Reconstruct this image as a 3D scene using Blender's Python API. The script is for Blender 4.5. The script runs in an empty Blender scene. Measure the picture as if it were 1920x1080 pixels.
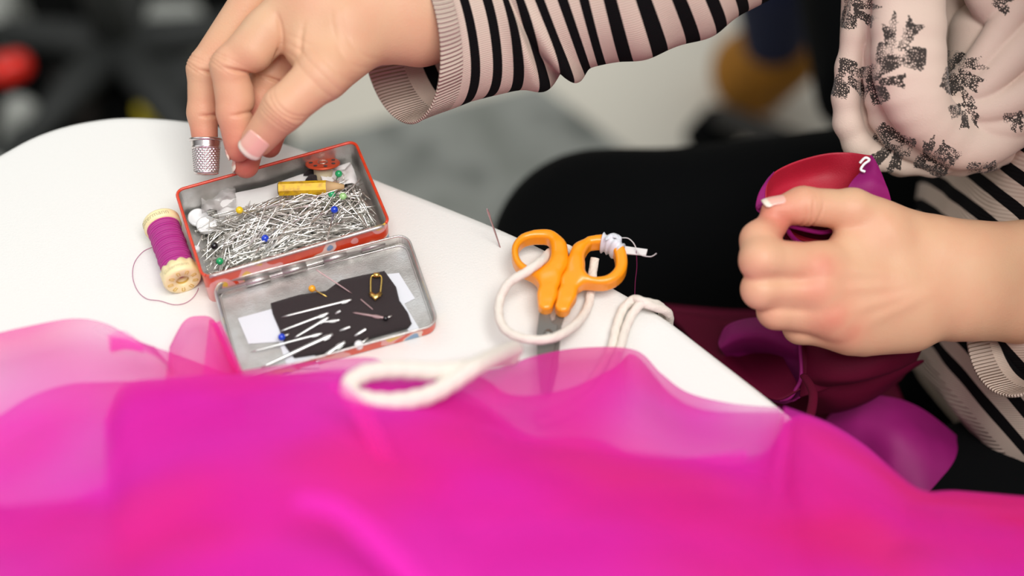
import bpy, math, random
import numpy as np
try:
    import openvdb as vdb
except ImportError:
    import pyopenvdb as vdb

scn = bpy.context.scene
COL = scn.collection
rng = np.random.default_rng(7)
random.seed(7)
V = lambda *a: np.array(a, dtype=float)
TZ = 0.75                                   # table top height

# ------------------------------------------------------------------ camera
ELEV, DC, FPX = math.radians(54), 0.70, 50 / 36 * 1920
CAM = V(0, -DC * math.cos(ELEV), TZ + DC * math.sin(ELEV))
FW = V(0, math.cos(ELEV), -math.sin(ELEV)); UP = V(0, math.sin(ELEV), math.cos(ELEV)); RT = V(1, 0, 0)
cd = bpy.data.cameras.new('camera'); cam = bpy.data.objects.new('camera', cd); COL.objects.link(cam)
cd.lens = 50; cd.sensor_width = 36; cd.clip_start = 0.01
cam.location = CAM; cam.rotation_euler = (math.radians(90) - ELEV, 0, 0)
cd.dof.use_dof = True; cd.dof.focus_distance = 0.712; cd.dof.aperture_fstop = 2.3
scn.camera = cam
scn.view_settings.view_transform = 'Standard'; scn.view_settings.look = 'None'
scn.view_settings.gamma = 1; scn.view_settings.use_curve_mapping = False
scn.view_settings.exposure = -0.13
scn.cycles.transparent_max_bounces = 32; scn.cycles.max_bounces = 10

def W(px, py, d):
    return CAM + d * (FW + (px - 960) / FPX * RT + (540 - py) / FPX * UP)
def P(px, py, z):
    r = FW + (px - 960) / FPX * RT + (540 - py) / FPX * UP
    return CAM + r * ((z - CAM[2]) / r[2])
def proj(v):
    q = np.asarray(v) - CAM; d = q @ FW
    return 960 + FPX * (q @ RT) / d, 540 - FPX * (q @ UP) / d

# ------------------------------------------------------------------ light
w = bpy.data.worlds.new('room_light'); scn.world = w; w.use_nodes = True
nt = w.node_tree; bg = nt.nodes['Background']
tc = nt.nodes.new('ShaderNodeTexCoord'); sx = nt.nodes.new('ShaderNodeSeparateXYZ'); cr = nt.nodes.new('ShaderNodeValToRGB')
nt.links.new(tc.outputs['Generated'], sx.inputs[0]); nt.links.new(sx.outputs[2], cr.inputs[0]); nt.links.new(cr.outputs[0], bg.inputs[0])
cr.color_ramp.elements[0].position = 0.0; cr.color_ramp.elements[0].color = (.10, .10, .09, 1)
cr.color_ramp.elements[1].position = 0.75; cr.color_ramp.elements[1].color = (.93, .95, .97, 1)
bg.inputs[1].default_value = 0.72
def area(name, loc, aim, size, power, col=(1, 1, 1)):
    l = bpy.data.lights.new(name, 'AREA'); l.shape = 'RECTANGLE'; l.size, l.size_y = size; l.energy = power; l.color = col
    o = bpy.data.objects.new(name, l); COL.objects.link(o); o.location = loc
    import mathutils
    o.rotation_euler = (mathutils.Vector(aim) - mathutils.Vector(loc)).to_track_quat('-Z', 'Y').to_euler()
area('window_daylight', (-1.9, 1.5, 2.3), (0.1, 0.1, .8), (1.6, 1.5), 12, (.98, 1, 1))
area('overhead_fill', (0.35, -0.7, 2.7), (0.1, 0.0, .75), (1.4, 1.0), 45, (1, .985, .96))  # unseen overhead fill, added to make the light on the table more even

# ------------------------------------------------------------------ helpers
ORG = {}
def link(o, parent, org):
    COL.objects.link(o); ORG[o.name] = np.array(org, float)
    if parent is not None: o.parent = parent
    else: o.location = org
    return o
def tag(o, label=None, cat=None, group=None, kind=None):
    if label: o['label'] = label
    if cat: o['category'] = cat
    if group: o['group'] = group
    if kind: o['kind'] = kind
    return o
def thing(name, org, label, cat, group=None):
    return tag(link(bpy.data.objects.new(name, None), None, org), label, cat, group)
def mk(name, v, f, mat, parent=None, smooth=True, mats=None, fm=None, org=None):
    v = np.asarray(v, float)
    if parent is not None: org = ORG[parent.name]
    elif org is None:
        org = V((v[:, 0].min() + v[:, 0].max()) / 2, (v[:, 1].min() + v[:, 1].max()) / 2, v[:, 2].min())
    me = bpy.data.meshes.new(name); vv = v - org
    me.from_pydata(vv.tolist(), [], f.tolist() if isinstance(f, np.ndarray) else f); me.update()
    for m in (mats or [mat]): me.materials.append(m)
    if fm is not None: me.polygons.foreach_set('material_index', np.asarray(fm, np.int32))
    if smooth: me.polygons.foreach_set('use_smooth', [True] * len(me.polygons))
    o = bpy.data.objects.new(name, me)
    return link(o, parent, org)
def attr(o, name, vals):
    a = o.data.attributes.new(name, 'FLOAT', 'POINT'); a.data.foreach_set('value', np.asarray(vals, np.float32))
def solid(o, t, off=0):
    m = o.modifiers.new('thickness', 'SOLIDIFY'); m.thickness = t; m.offset = off; return o
def bevel(o, wd, seg=2):
    m = o.modifiers.new('soft_edge', 'BEVEL'); m.width = wd; m.segments = seg; m.limit_method = 'ANGLE'; return o
def cat(*parts):                            # join (v,f) lists into one mesh
    vs, fs, n = [], [], 0
    for v, f in parts:
        vs.append(np.asarray(v, float)); fs += [[i + n for i in q] for q in f]; n += len(v)
    return np.vstack(vs), fs
def box(c, s, ax=None):
    c = np.array(c, float); s = np.array(s, float) / 2
    ax = np.eye(3) if ax is None else np.array(ax)
    v = [c + ax[0] * s[0] * i + ax[1] * s[1] * j + ax[2] * s[2] * k for i in (-1, 1) for j in (-1, 1) for k in (-1, 1)]
    return np.array(v), [[0, 1, 3, 2], [4, 6, 7, 5], [0, 4, 5, 1], [2, 3, 7, 6], [0, 2, 6, 4], [1, 5, 7, 3]]
def spline(pts, n):
    pts = np.array(pts, float); m = len(pts)
    t = np.linspace(0, m - 1, n); out = []
    for x in t:
        i = min(int(x), m - 2); u = x - i
        p0 = pts[max(i - 1, 0)]; p1 = pts[i]; p2 = pts[i + 1]; p3 = pts[min(i + 2, m - 1)]
        out.append(.5 * (2 * p1 + (p2 - p0) * u + (2 * p0 - 5 * p1 + 4 * p2 - p3) * u * u + (3 * p1 - p0 - 3 * p2 + p3) * u ** 3))
    return np.array(out)
def nrm(a):
    a = np.asarray(a, float); return a / (np.linalg.norm(a) + 1e-12)
def frames(pts, ref=None):
    T = np.gradient(pts, axis=0); T /= np.linalg.norm(T, axis=1)[:, None] + 1e-12
    r = V(0, 0, 1) if ref is None else np.array(ref, float)
    if abs(nrm(r) @ T[0]) > .95: r = V(1, 0, 0)
    N = []; n = nrm(r - T[0] * (r @ T[0]))
    for t in T:
        n = nrm(n - t * (n @ t)); N.append(n)
    return T, np.array(N), np.cross(T, np.array(N))
def tube(pts, r, n=8, caps=True, ref=None, flat=1.0):
    pts = np.array(pts, float); r = np.broadcast_to(np.asarray(r, float), (len(pts),))
    T, N, B = frames(pts, ref); a = np.arange(n) / n * 2 * math.pi
    v = (pts[:, None] + r[:, None, None] * (np.cos(a)[None, :, None] * N[:, None] * flat + np.sin(a)[None, :, None] * B[:, None])).reshape(-1, 3)
    f = [[i * n + j, i * n + (j + 1) % n, (i + 1) * n + (j + 1) % n, (i + 1) * n + j] for i in range(len(pts) - 1) for j in range(n)]
    if caps: f += [list(range(n))[::-1], [(len(pts) - 1) * n + j for j in range(n)]]
    return v, f
def lathe(prof, c, axis, n=32, ref=(0, 0, 1), cap=True):
    """prof: list of (radius, distance along axis)"""
    axis = nrm(axis); r = np.array(ref, float)
    if abs(axis @ r) > .95: r = V(1, 0, 0)
    e1 = nrm(r - axis * (r @ axis)); e2 = np.cross(axis, e1); a = np.arange(n) / n * 2 * math.pi
    v = np.array([np.array(c) + axis * h + q * (math.cos(x) * e1 + math.sin(x) * e2) for q, h in prof for x in a])
    m = len(prof)
    f = [[i * n + j, i * n + (j + 1) % n, (i + 1) * n + (j + 1) % n, (i + 1) * n + j] for i in range(m - 1) for j in range(n)]
    if cap: f += [list(range(n))[::-1], [(m - 1) * n + j for j in range(n)]]
    return v, f
def ball(c, r, n=16, m=10, sc=(1, 1, 1)):
    prof = [(max(math.sin(math.pi * i / m), 1e-3), -math.cos(math.pi * i / m)) for i in range(m + 1)]
    v, f = lathe(prof, (0, 0, 0), (0, 0, 1), n); return v * r * np.array(sc) + np.array(c), f
def grid_mesh(G):
    m, n = G.shape[:2]
    f = [[i * n + j, i * n + j + 1, (i + 1) * n + j + 1, (i + 1) * n + j] for i in range(m - 1) for j in range(n - 1)]
    return G.reshape(-1, 3), f
def wav(p, seed, sc, k=5):                  # cheap smooth noise on Nx3 points
    r = np.random.default_rng(seed); s = 0
    for i in range(k):
        d = r.normal(size=3); d /= np.linalg.norm(d)
        s = s + np.sin(p @ d * sc * (1 + .7 * i) + r.uniform(0, 6.28)) / (1 + .5 * i)
    return s / k

# signed distance modelling for organic shapes
def cap_(p, a, b, ra, rb):
    a = np.array(a, np.float32); b = np.array(b, np.float32)
    ba = b - a; t = np.clip(((p - a) @ ba) / (ba @ ba + 1e-12), 0, 1)
    q = p - a - t[..., None] * ba
    return np.sqrt(np.einsum('...i,...i->...', q, q)) - (ra + (rb - ra) * t)
def smin(a, b, k):
    h = np.clip(k - np.abs(a - b), 0, None) / k
    return np.minimum(a, b) - h * h * k * .25
def chain(p, pts, rad, k):
    d = None
    for i in range(len(pts) - 1):
        q = cap_(p, pts[i], pts[i + 1], rad[i], rad[i + 1]); d = q if d is None else smin(d, q, k)
    return d
def sdf_mesh(fn, lo, hi, h):
    lo = np.array(lo, float); n = np.ceil((np.array(hi) - lo) / h).astype(int) + 1
    K = 6; nb = (n + K - 1) // K                      # coarse blocks first, fine voxels only near the surface
    bi = np.stack(np.meshgrid(*[np.arange(q) for q in nb], indexing='ij'), -1).reshape(-1, 3)
    c = np.concatenate([fn((lo + (bi[i:i + 60000] * K + (K - 1) / 2) * h).astype(np.float32)) for i in range(0, len(bi), 60000)])
    B_ = np.broadcast_to(np.where(c > 0, 4, -4).astype(np.float32)[:, None], (len(bi), K ** 3)).copy()
    act = np.nonzero(np.abs(c) < K * h * 1.1 + 2 * h)[0]
    loc = np.stack(np.meshgrid(*[np.arange(K)] * 3, indexing='ij'), -1).reshape(-1, 3)
    for i in range(0, len(act), 400):
        a = act[i:i + 400]; X = lo + (bi[a][:, None] * K + loc[None]) * h
        B_[a] = np.clip(fn(X.astype(np.float32)) / h, -4, 4)
    A = np.ascontiguousarray(B_.reshape(*nb, K, K, K).transpose(0, 3, 1, 4, 2, 5).reshape(nb * K))
    g = vdb.FloatGrid(4.0); g.copyFromArray(A)
    r = g.convertToPolygons(isovalue=0.0, adaptivity=0.0)
    v = np.array(r[0], float) * h + lo; q = np.array(r[2])
    # orientation: make outward
    a, b, c = v[q[:, 0]], v[q[:, 1]], v[q[:, 2]]
    if (np.cross(b - a, c - a) * (a - v.mean(0))).sum() < 0: q = q[:, ::-1]
    return v, q
def vnorm(v, q):
    n = np.zeros_like(v); fn = np.cross(v[q[:, 2]] - v[q[:, 0]], v[q[:, 3]] - v[q[:, 1]])
    for k in range(4): np.add.at(n, q[:, k], fn)
    return n / (np.linalg.norm(n, axis=1)[:, None] + 1e-15)

# ------------------------------------------------------------------ materials
def rgb(h):
    c = [int(h[i:i + 2], 16) / 255 for i in (0, 2, 4)]
    return tuple([(x / 12.92 if x <= .04045 else ((x + .055) / 1.055) ** 2.4) for x in c] + [1])
def mat(name, col, rough=.6, metal=0, bump=None, var=None, **kw):
    m = bpy.data.materials.new(name); m.use_nodes = True; n = m.node_tree.nodes; l = m.node_tree.links; b = n['Principled BSDF']
    c = rgb(col) if isinstance(col, str) else col
    b.inputs['Base Color'].default_value = c; b.inputs['Roughness'].default_value = rough; b.inputs['Metallic'].default_value = metal
    for k, x in kw.items(): b.inputs[k.replace('_', ' ')].default_value = x
    co = n.new('ShaderNodeTexCoord')
    if bump:
        t = n.new('ShaderNodeTexNoise'); t.inputs['Scale'].default_value = bump[0]; t.inputs['Detail'].default_value = 4
        l.new(co.outputs['Object'], t.inputs['Vector'])
        bp = n.new('ShaderNodeBump'); bp.inputs['Strength'].default_value = bump[1]; bp.inputs['Distance'].default_value = .001
        l.new(t.outputs[0], bp.inputs['Height']); l.new(bp.outputs[0], b.inputs['Normal'])
    if var:
        t = n.new('ShaderNodeTexNoise'); t.inputs['Scale'].default_value = var[0]; t.inputs['Detail'].default_value = 3
        l.new(co.outputs['Object'], t.inputs['Vector'])
        r = n.new('ShaderNodeValToRGB'); l.new(t.outputs[0], r.inputs[0]); cols = [c] + [rgb(x) for x in var[1]]
        e = r.color_ramp.elements; e[0].color = cols[0]; e[0].position = .35; e[1].color = cols[-1]; e[1].position = .65
        for i, x in enumerate(cols[1:-1]): e.new(.35 + .3 * (i + 1) / (len(cols) - 1)).color = x
        l.new(r.outputs[0], b.inputs['Base Color'])
    return m
def nodes(m): return m.node_tree.nodes, m.node_tree.links, m.node_tree.nodes['Principled BSDF']

M = {}
M['linen'] = mat('white_linen', 'E4E3DE', .9, bump=(900, .25), Sheen_Weight=.15)
M['board'] = mat('dark_board', '3A3733', .7)
M['steel'] = mat('pin_steel', (.95, .93, .88, 1), .3, 1)
M['needle'] = mat('needle_steel', (.66, .68, .66, 1), .35, 1)
M['gold'] = mat('brass', (.86, .62, .18, 1), .25, 1)
M['chrome'] = mat('thimble_metal', (.72, .66, .65, 1), .27, 1)
M['tin'] = mat('bare_tin', (.68, .68, .66, 1), .38, .85, bump=(1500, .2), var=(60, ['C9C6C1', 'AFADA8']))
M['tin_red'] = mat('red_tin_print', 'D8401F', .35, 0, var=(160, ['D8401F', 'C93A1C']), Coat_Weight=.4)
M['felt'] = mat('dark_felt', '2E2526', .95, bump=(1800, .5), Sheen_Weight=.1)
M['tape'] = mat('white_tape', 'D9DBE0', .5)
M['orange'] = mat('orange_plastic', 'F79A0A', .32, 0, Coat_Weight=.3, Subsurface_Weight=.1, Subsurface_Radius=(.004, .002, .0005))
M['blade'] = mat('blade_steel', (.25, .24, .22, 1), .5, .9)
M['cream'] = mat('cream_plastic', 'F6E7B4', .4, Subsurface_Weight=.2, Subsurface_Radius=(.003, .002, .001))
M['cream_d'] = mat('cream_print', 'B9AC84', .5)
M['hubtone'] = mat('deep_cream_plastic', 'D9B552', .5)
M['cord'] = mat('cotton_cord', 'EBE3D6', .95, bump=(1200, .7), Sheen_Weight=.2)
M['trouser'] = mat('black_cloth', '050607', 1, bump=(700, .2), Specular_IOR_Level=.12)
M['pencil'] = mat('yellow_paint', 'F0C314', .45, var=(300, ['E7BC1A', 'C99A22']))
M['wood'] = mat('pencil_wood', 'C9A878', .7)
M['plastic_clear'] = mat('clear_packet', 'D8D4D0', .2, Alpha=.45)
M['paper'] = mat('pale_paper', 'DCD9D6', .7)
M['bobbin'] = mat('bobbin_metal', (.75, .6, .5, 1), .25, 1)
M['bobbin_red'] = mat('copper_red_print', 'C8502E', .3, .3)
M['thread_beige'] = mat('beige_thread', 'CDBFA0', .8, bump=(3000, .4))
M['thread_thin'] = mat('mauve_thread', 'B4688C', .7)
M['thread_purple'] = mat('purple_thread', '7A1550', .7)
M['white'] = mat('white_plastic', 'F0F0F0', .3)
for k, c in dict(yellow='F2CE1A', blue='1440C8', green='18A060', lime='A8D890', black='0B0C10', goldb='F0A820').items():
    M['g' + k] = mat(k + '_glass', c, .12, Coat_Weight=.5)
M['hair'] = mat('brown_hair', '3A2618', .6, bump=(400, .6))
M['sclera'] = mat('eye_white', 'E8E6E2', .3); M['lip'] = mat('lip_skin', 'B86A60', .5)

# skin
m = M['skin'] = mat('skin', 'E9BE9F', .5, Subsurface_Weight=.12, Subsurface_Radius=(.008, .003, .0015), Subsurface_Scale=.6, Specular_IOR_Level=.35)
n, l, b = nodes(m)
co = n.new('ShaderNodeTexCoord'); at = n.new('ShaderNodeAttribute'); at.attribute_name = 'blush'
t = n.new('ShaderNodeTexNoise'); t.inputs['Scale'].default_value = 55; t.inputs['Detail'].default_value = 4; l.new(co.outputs['Object'], t.inputs['Vector'])
ad = n.new('ShaderNodeMath'); ad.operation = 'MULTIPLY_ADD'; l.new(t.outputs[0], ad.inputs[0]); ad.inputs[1].default_value = .55; l.new(at.outputs['Fac'], ad.inputs[2])
r = n.new('ShaderNodeValToRGB'); l.new(ad.outputs[0], r.inputs[0]); e = r.color_ramp.elements
e[0].position = .18; e[0].color = rgb('D9AE8B'); e[1].position = 1.0; e[1].color = rgb('CF7261'); e.new(.5).color = rgb('DAA182')
l.new(r.outputs[0], b.inputs['Base Color'])
v1 = n.new('ShaderNodeTexVoronoi'); v1.inputs['Scale'].default_value = 900; l.new(co.outputs['Object'], v1.inputs['Vector'])
bp = n.new('ShaderNodeBump'); bp.inputs['Strength'].default_value = .12; bp.inputs['Distance'].default_value = .0006; l.new(v1.outputs[0], bp.inputs['Height']); l.new(bp.outputs[0], b.inputs['Normal'])
m = M['nail'] = mat('fingernail', 'EDB7A6', .25, Coat_Weight=.4)
n, l, b = nodes(m); at = n.new('ShaderNodeAttribute'); at.attribute_name = 'edge'; r = n.new('ShaderNodeValToRGB'); l.new(at.outputs['Fac'], r.inputs[0])
e = r.color_ramp.elements; e[0].position = .74; e[0].color = rgb('EBB5A5'); e[1].position = .82; e[1].color = rgb('F7EBD8'); l.new(r.outputs[0], b.inputs['Base Color'])

# striped knit: attribute 'along' in metres (negative = ribbed hem), 'around' drives the ribs
def knit(name, pale, dark, period=.0121, dk=.45, rib=True):
    m = mat(name, pale, 1, Specular_IOR_Level=.15); n, l, b = nodes(m)
    a1 = n.new('ShaderNodeAttribute'); a1.attribute_name = 'along'; a2 = n.new('ShaderNodeAttribute'); a2.attribute_name = 'around'
    def mth(op, x, y=None, z=None):
        k = n.new('ShaderNodeMath'); k.operation = op
        for i, q in enumerate((x, y, z)):
            if q is None: continue
            if isinstance(q, (int, float)): k.inputs[i].default_value = q
            else: l.new(q, k.inputs[i])
        return k.outputs[0]
    S = a1.outputs['Fac']
    fr = mth('FRACT', mth('DIVIDE', S, period)); isd = mth('MULTIPLY', mth('LESS_THAN', fr, dk), mth('GREATER_THAN', S, .0001))
    mx = n.new('ShaderNodeMix'); mx.data_type = 'RGBA'; l.new(isd, mx.inputs[0]); mx.inputs[6].default_value = rgb(pale); mx.inputs[7].default_value = rgb(dark)
    l.new(mx.outputs[2], b.inputs['Base Color'])
    ribm = mth('LESS_THAN', S, -.006)
    ribh = mth('MULTIPLY', mth('SINE', mth('MULTIPLY', a2.outputs['Fac'], 2 * math.pi / .0021)), ribm)
    fine = mth('MULTIPLY', mth('SINE', mth('MULTIPLY', a2.outputs['Fac'], 2 * math.pi / .0011)), .15)
    bp = n.new('ShaderNodeBump'); bp.inputs['Strength'].default_value = .85; bp.inputs['Distance'].default_value = .0009
    l.new(mth('ADD', ribh, fine), bp.inputs['Height']); l.new(bp.outputs[0], b.inputs['Normal'])
    return m
M['knit'] = knit('striped_knit', 'CBB7A8', '0C0A0C')

# tulle: sheer net, part holes and part lit thread
def sheer(name, c1, c2, op, fold=.0):
    m = bpy.data.materials.new(name); m.use_nodes = True; n = m.node_tree.nodes; l = m.node_tree.links; n.clear()
    out = n.new('ShaderNodeOutputMaterial'); mx = n.new('ShaderNodeMixShader'); tr = n.new('ShaderNodeBsdfTransparent'); df = n.new('ShaderNodeBsdfDiffuse'); tl = n.new('ShaderNodeBsdfTranslucent'); m2 = n.new('ShaderNodeMixShader')
    co = n.new('ShaderNodeTexCoord'); t = n.new('ShaderNodeTexNoise'); t.inputs['Scale'].default_value = 7; l.new(co.outputs['Object'], t.inputs['Vector'])
    r = n.new('ShaderNodeValToRGB'); l.new(t.outputs[0], r.inputs[0]); r.color_ramp.elements[0].position = .4; r.color_ramp.elements[1].position = .62
    r.color_ramp.elements[0].color = rgb(c1); r.color_ramp.elements[1].color = rgb(c2)  # second hue puts the pinker bounced light into the colour, spread by noise
    l.new(r.outputs[0], df.inputs[0]); l.new(r.outputs[0], tl.inputs[0]); m2.inputs[0].default_value = .45
    l.new(df.outputs[0], m2.inputs[1]); l.new(tl.outputs[0], m2.inputs[2])
    tr.inputs[0].default_value = (1, .86, .95, 1)
    t2 = n.new('ShaderNodeTexNoise'); t2.inputs['Scale'].default_value = 13; t2.inputs['Detail'].default_value = 1; l.new(co.outputs['Object'], t2.inputs['Vector'])
    mr_ = n.new('ShaderNodeMapRange'); l.new(t2.outputs[0], mr_.inputs[0]); mr_.inputs[1].default_value = .38; mr_.inputs[2].default_value = .62; mr_.inputs[3].default_value = op - .16; mr_.inputs[4].default_value = op + .16
    lw = n.new('ShaderNodeLayerWeight'); lw.inputs[0].default_value = .35
    ma = n.new('ShaderNodeMath'); ma.operation = 'MULTIPLY_ADD'; ma.use_clamp = True; l.new(lw.outputs['Facing'], ma.inputs[0]); ma.inputs[1].default_value = .6; l.new(mr_.outputs[0], ma.inputs[2])
    l.new(ma.outputs[0], mx.inputs[0]); l.new(tr.outputs[0], mx.inputs[1]); l.new(m2.outputs[0], mx.inputs[2]); l.new(mx.outputs[0], out.inputs[0])
    return m
M['tulle'] = sheer('magenta_tulle', 'F848DA', 'FA46AE', .30)

def satin(name, c, c2):
    m = mat(name, c, .6, Specular_IOR_Level=.3, Sheen_Weight=.3, Sheen_Roughness=.3, bump=(1500, .15), var=(18, [c2]))
    m.node_tree.nodes['Principled BSDF'].inputs['Sheen Tint'].default_value = rgb('FF50C0'); return m
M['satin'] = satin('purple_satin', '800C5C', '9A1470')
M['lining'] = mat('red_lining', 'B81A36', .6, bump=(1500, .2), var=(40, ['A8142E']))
M['satin_dark'] = mat('wine_satin_shaded', '5A0526', .7, bump=(1500, .2), Specular_IOR_Level=.15)  # shade of the lower drapes is put into this darker wine colour

# scarf print: attribute 'bow' masks the motif, fine net pattern inside it
m = M['scarf'] = mat('printed_scarf', 'DCC6B6', .9, Sheen_Weight=.2, bump=(1600, .25)); n, l, b = nodes(m)
at = n.new('ShaderNodeAttribute'); at.attribute_name = 'bow'; co = n.new('ShaderNodeTexCoord')
vo = n.new('ShaderNodeTexVoronoi'); vo.feature = 'DISTANCE_TO_EDGE'; vo.inputs['Scale'].default_value = 850; l.new(co.outputs['Object'], vo.inputs['Vector'])
no = n.new('ShaderNodeTexNoise'); no.inputs['Scale'].default_value = 110; l.new(co.outputs['Object'], no.inputs['Vector'])
k1 = n.new('ShaderNodeMath'); k1.operation = 'MULTIPLY_ADD'; l.new(no.outputs[0], k1.inputs[0]); k1.inputs[1].default_value = .9; k1.inputs[2].default_value = -.26
k2 = n.new('ShaderNodeMath'); k2.operation = 'LESS_THAN'; l.new(vo.outputs['Distance'], k2.inputs[0]); l.new(k1.outputs[0], k2.inputs[1])
k3 = n.new('ShaderNodeMath'); k3.operation = 'GREATER_THAN'; l.new(at.outputs['Fac'], k3.inputs[0]); k3.inputs[1].default_value = .5
k4 = n.new('ShaderNodeMath'); k4.operation = 'MULTIPLY'; l.new(k2.outputs[0], k4.inputs[0]); l.new(k3.outputs[0], k4.inputs[1])
mx = n.new('ShaderNodeMix'); mx.data_type = 'RGBA'; l.new(k4.outputs[0], mx.inputs[0]); mx.inputs[6].default_value = rgb('DCC6B6'); mx.inputs[7].default_value = rgb('39322D'); l.new(mx.outputs[2], b.inputs['Base Color'])

# ------------------------------------------------------------------ floor and rug
M['floor'] = mat('pale_floor', 'D9D3C3', .5, var=(1.2, ['E4DECE']))
M['rug'] = mat('grey_rug', '7D8078', .95, var=(9, ['989A93', '6A6D67']))
M['darkfloor'] = mat('black_mat', '050605', .95, var=(5, ['0A0B0A']), Specular_IOR_Level=.1)
fl = mk('floor', [(-4, -2, 0), (4, -2, 0), (4, 5, 0), (-4, 5, 0)], [[0, 1, 2, 3]], M['floor'], smooth=False); tag(fl, kind='structure')
solid(fl, .05, -1)
def flat_on_floor(pix, z): return np.array([P(x, y, z) for x, y in pix])
def slab(name, poly, z0, z1, m, parent=None):
    k = len(poly); v = [(*p[:2], z0) for p in poly] + [(*p[:2], z1) for p in poly]
    f = [list(range(k))[::-1], list(range(k, 2 * k))] + [[i, (i + 1) % k, (i + 1) % k + k, i + k] for i in range(k)]
    return mk(name, v, f, m, parent, smooth=False)
rg = slab('rug', flat_on_floor([(1010, 155), (1260, 345), (900, 760), (60, 700), (560, 262)], .012), 0.0, .012, M['rug'])
tag(rg, 'grey mottled rug lying on the pale floor beyond the white table', 'rug')
mt = slab('floor_mat', flat_on_floor([(560, -160), (470, 60), (545, 262), (60, 690), (-900, 600), (-900, -160)], .008), 0, .008, M['darkfloor'])
tag(mt, 'black mat on the floor behind the rounded end of the white table', 'mat')

wb = mk('wall_back', [(-4, 5, 0), (4, 5, 0), (4, 5, 2.8), (-4, 5, 2.8)], [[0, 1, 2, 3]], mat('wall_paint', 'D8D5CC', .8), smooth=False); tag(wb, kind='structure'); solid(wb, .05, -1)
# ------------------------------------------------------------------ table
pix = [(-230, 420), (-110, 345), (0, 284), (60, 252), (120, 231), (180, 219), (240, 214), (330, 219), (430, 235), (560, 272), (700, 329), (830, 380), (940, 425), (1040, 472), (1150, 534), (1240, 586), (1340, 662), (1460, 756), (1560, 842), (1640, 925)]
top = [P(x, y, TZ) for x, y in pix]
top = list(spline(top, 70)) + [V(.235, -.20, TZ), V(.24, -.30, TZ), V(.15, -.36, TZ), V(-.35, -.36, TZ), V(-.52, -.30, TZ), V(-.60, -.1, TZ)]
top = np.array(top); cen = V(-.20, -.13, TZ); an = np.arctan2(top[:, 1] - cen[1], top[:, 0] - cen[0]); rd_ = np.linalg.norm(top - cen, axis=1)
o_ = np.argsort(an); ag = np.linspace(-math.pi, math.pi, 361)[:-1]; rd_ = np.interp(ag, an[o_], rd_[o_], period=2 * math.pi)
top = np.stack([cen[0] + rd_ * np.cos(ag), cen[1] + rd_ * np.sin(ag), np.full(360, TZ)], -1)
tb = thing('table', (cen[0], cen[1], 0), 'white cloth covered table with a rounded end and a long slanting edge', 'table')
dirs = np.array([nrm(V(*(p - cen)[:2], 0)) for p in top])
rings = []
for ins, dz in ((.006, 0), (.0025, -.0007), (.0006, -.0026), (0, -.005), (0, -.018), (.0008, -.024), (.012, -.026)):
    rings.append(top - dirs * ins + V(0, 0, dz))
n_ = len(top); vv = np.vstack(rings); ff = []
for i in range(len(rings) - 1):
    ff += [[i * n_ + j, (i + 1) * n_ + j, (i + 1) * n_ + (j + 1) % n_, i * n_ + (j + 1) % n_] for j in range(n_)]
ic = len(vv); vv = np.vstack([vv, cen + V(0, 0, 0), cen + V(0, 0, -.026)])
ff += [[ic, j, (j + 1) % n_] for j in range(n_)] + [[ic + 1, (len(rings) - 1) * n_ + (j + 1) % n_, (len(rings) - 1) * n_ + j] for j in range(n_)]
mk('table_cover', vv, ff, M['linen'], tb)
ins = top - dirs * .02
v_ = np.vstack([ins + V(0, 0, -.0262), ins + V(0, 0, -.040), cen + V(0, 0, -.0262), cen + V(0, 0, -.04)])
mk('table_board', v_, [[2 * n_, j, (j + 1) % n_] for j in range(n_)] + [[2 * n_ + 1, n_ + (j + 1) % n_, n_ + j] for j in range(n_)] + [[j, j + n_, (j + 1) % n_ + n_, (j + 1) % n_] for j in range(n_)], M['board'], tb, smooth=False)
for x, y in ((-.38, -.26), (.12, -.26), (-.42, .08), (-.12, .10)):
    mk('leg', *tube([(x, y, TZ - .04), (x, y, 0)], .018, 12), M['board'], tb)

# ------------------------------------------------------------------ pin tin
ZR = TZ + .0215
cs = [P(322, 360, ZR), P(655, 267, ZR), P(741, 416, ZR), P(388, 518, ZR)]   # back-left, back-right, front-right, front-left
bu = nrm((cs[1] - cs[0]) + (cs[2] - cs[3])); bv = V(-bu[1], bu[0], 0)        # bv points away from the camera
bc = sum(cs) / 4; BL_ = (np.linalg.norm(cs[1] - cs[0]) + np.linalg.norm(cs[2] - cs[3])) / 2
BW_ = (abs((cs[0] - cs[3]) @ bv) + abs((cs[1] - cs[2]) @ bv)) / 2
print('BOX', BL_, BW_, [np.linalg.norm(cs[i] - cs[(i + 1) % 4]) for i in range(4)])
def BX(u, v, z): return V(bc[0], bc[1], TZ) + bu * u + bv * v + V(0, 0, z)
def rrect(L, Wd, r, n=6):
    pts = []
    for cx, cy, a0 in ((L / 2 - r, Wd / 2 - r, 0), (-L / 2 + r, Wd / 2 - r, 90), (-L / 2 + r, -Wd / 2 + r, 180), (L / 2 - r, -Wd / 2 + r, 270)):
        for i in range(n + 1):
            a = math.radians(a0 + 90 * i / n); pts.append((cx + r * math.cos(a), cy + r * math.sin(a)))
    return pts
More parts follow.
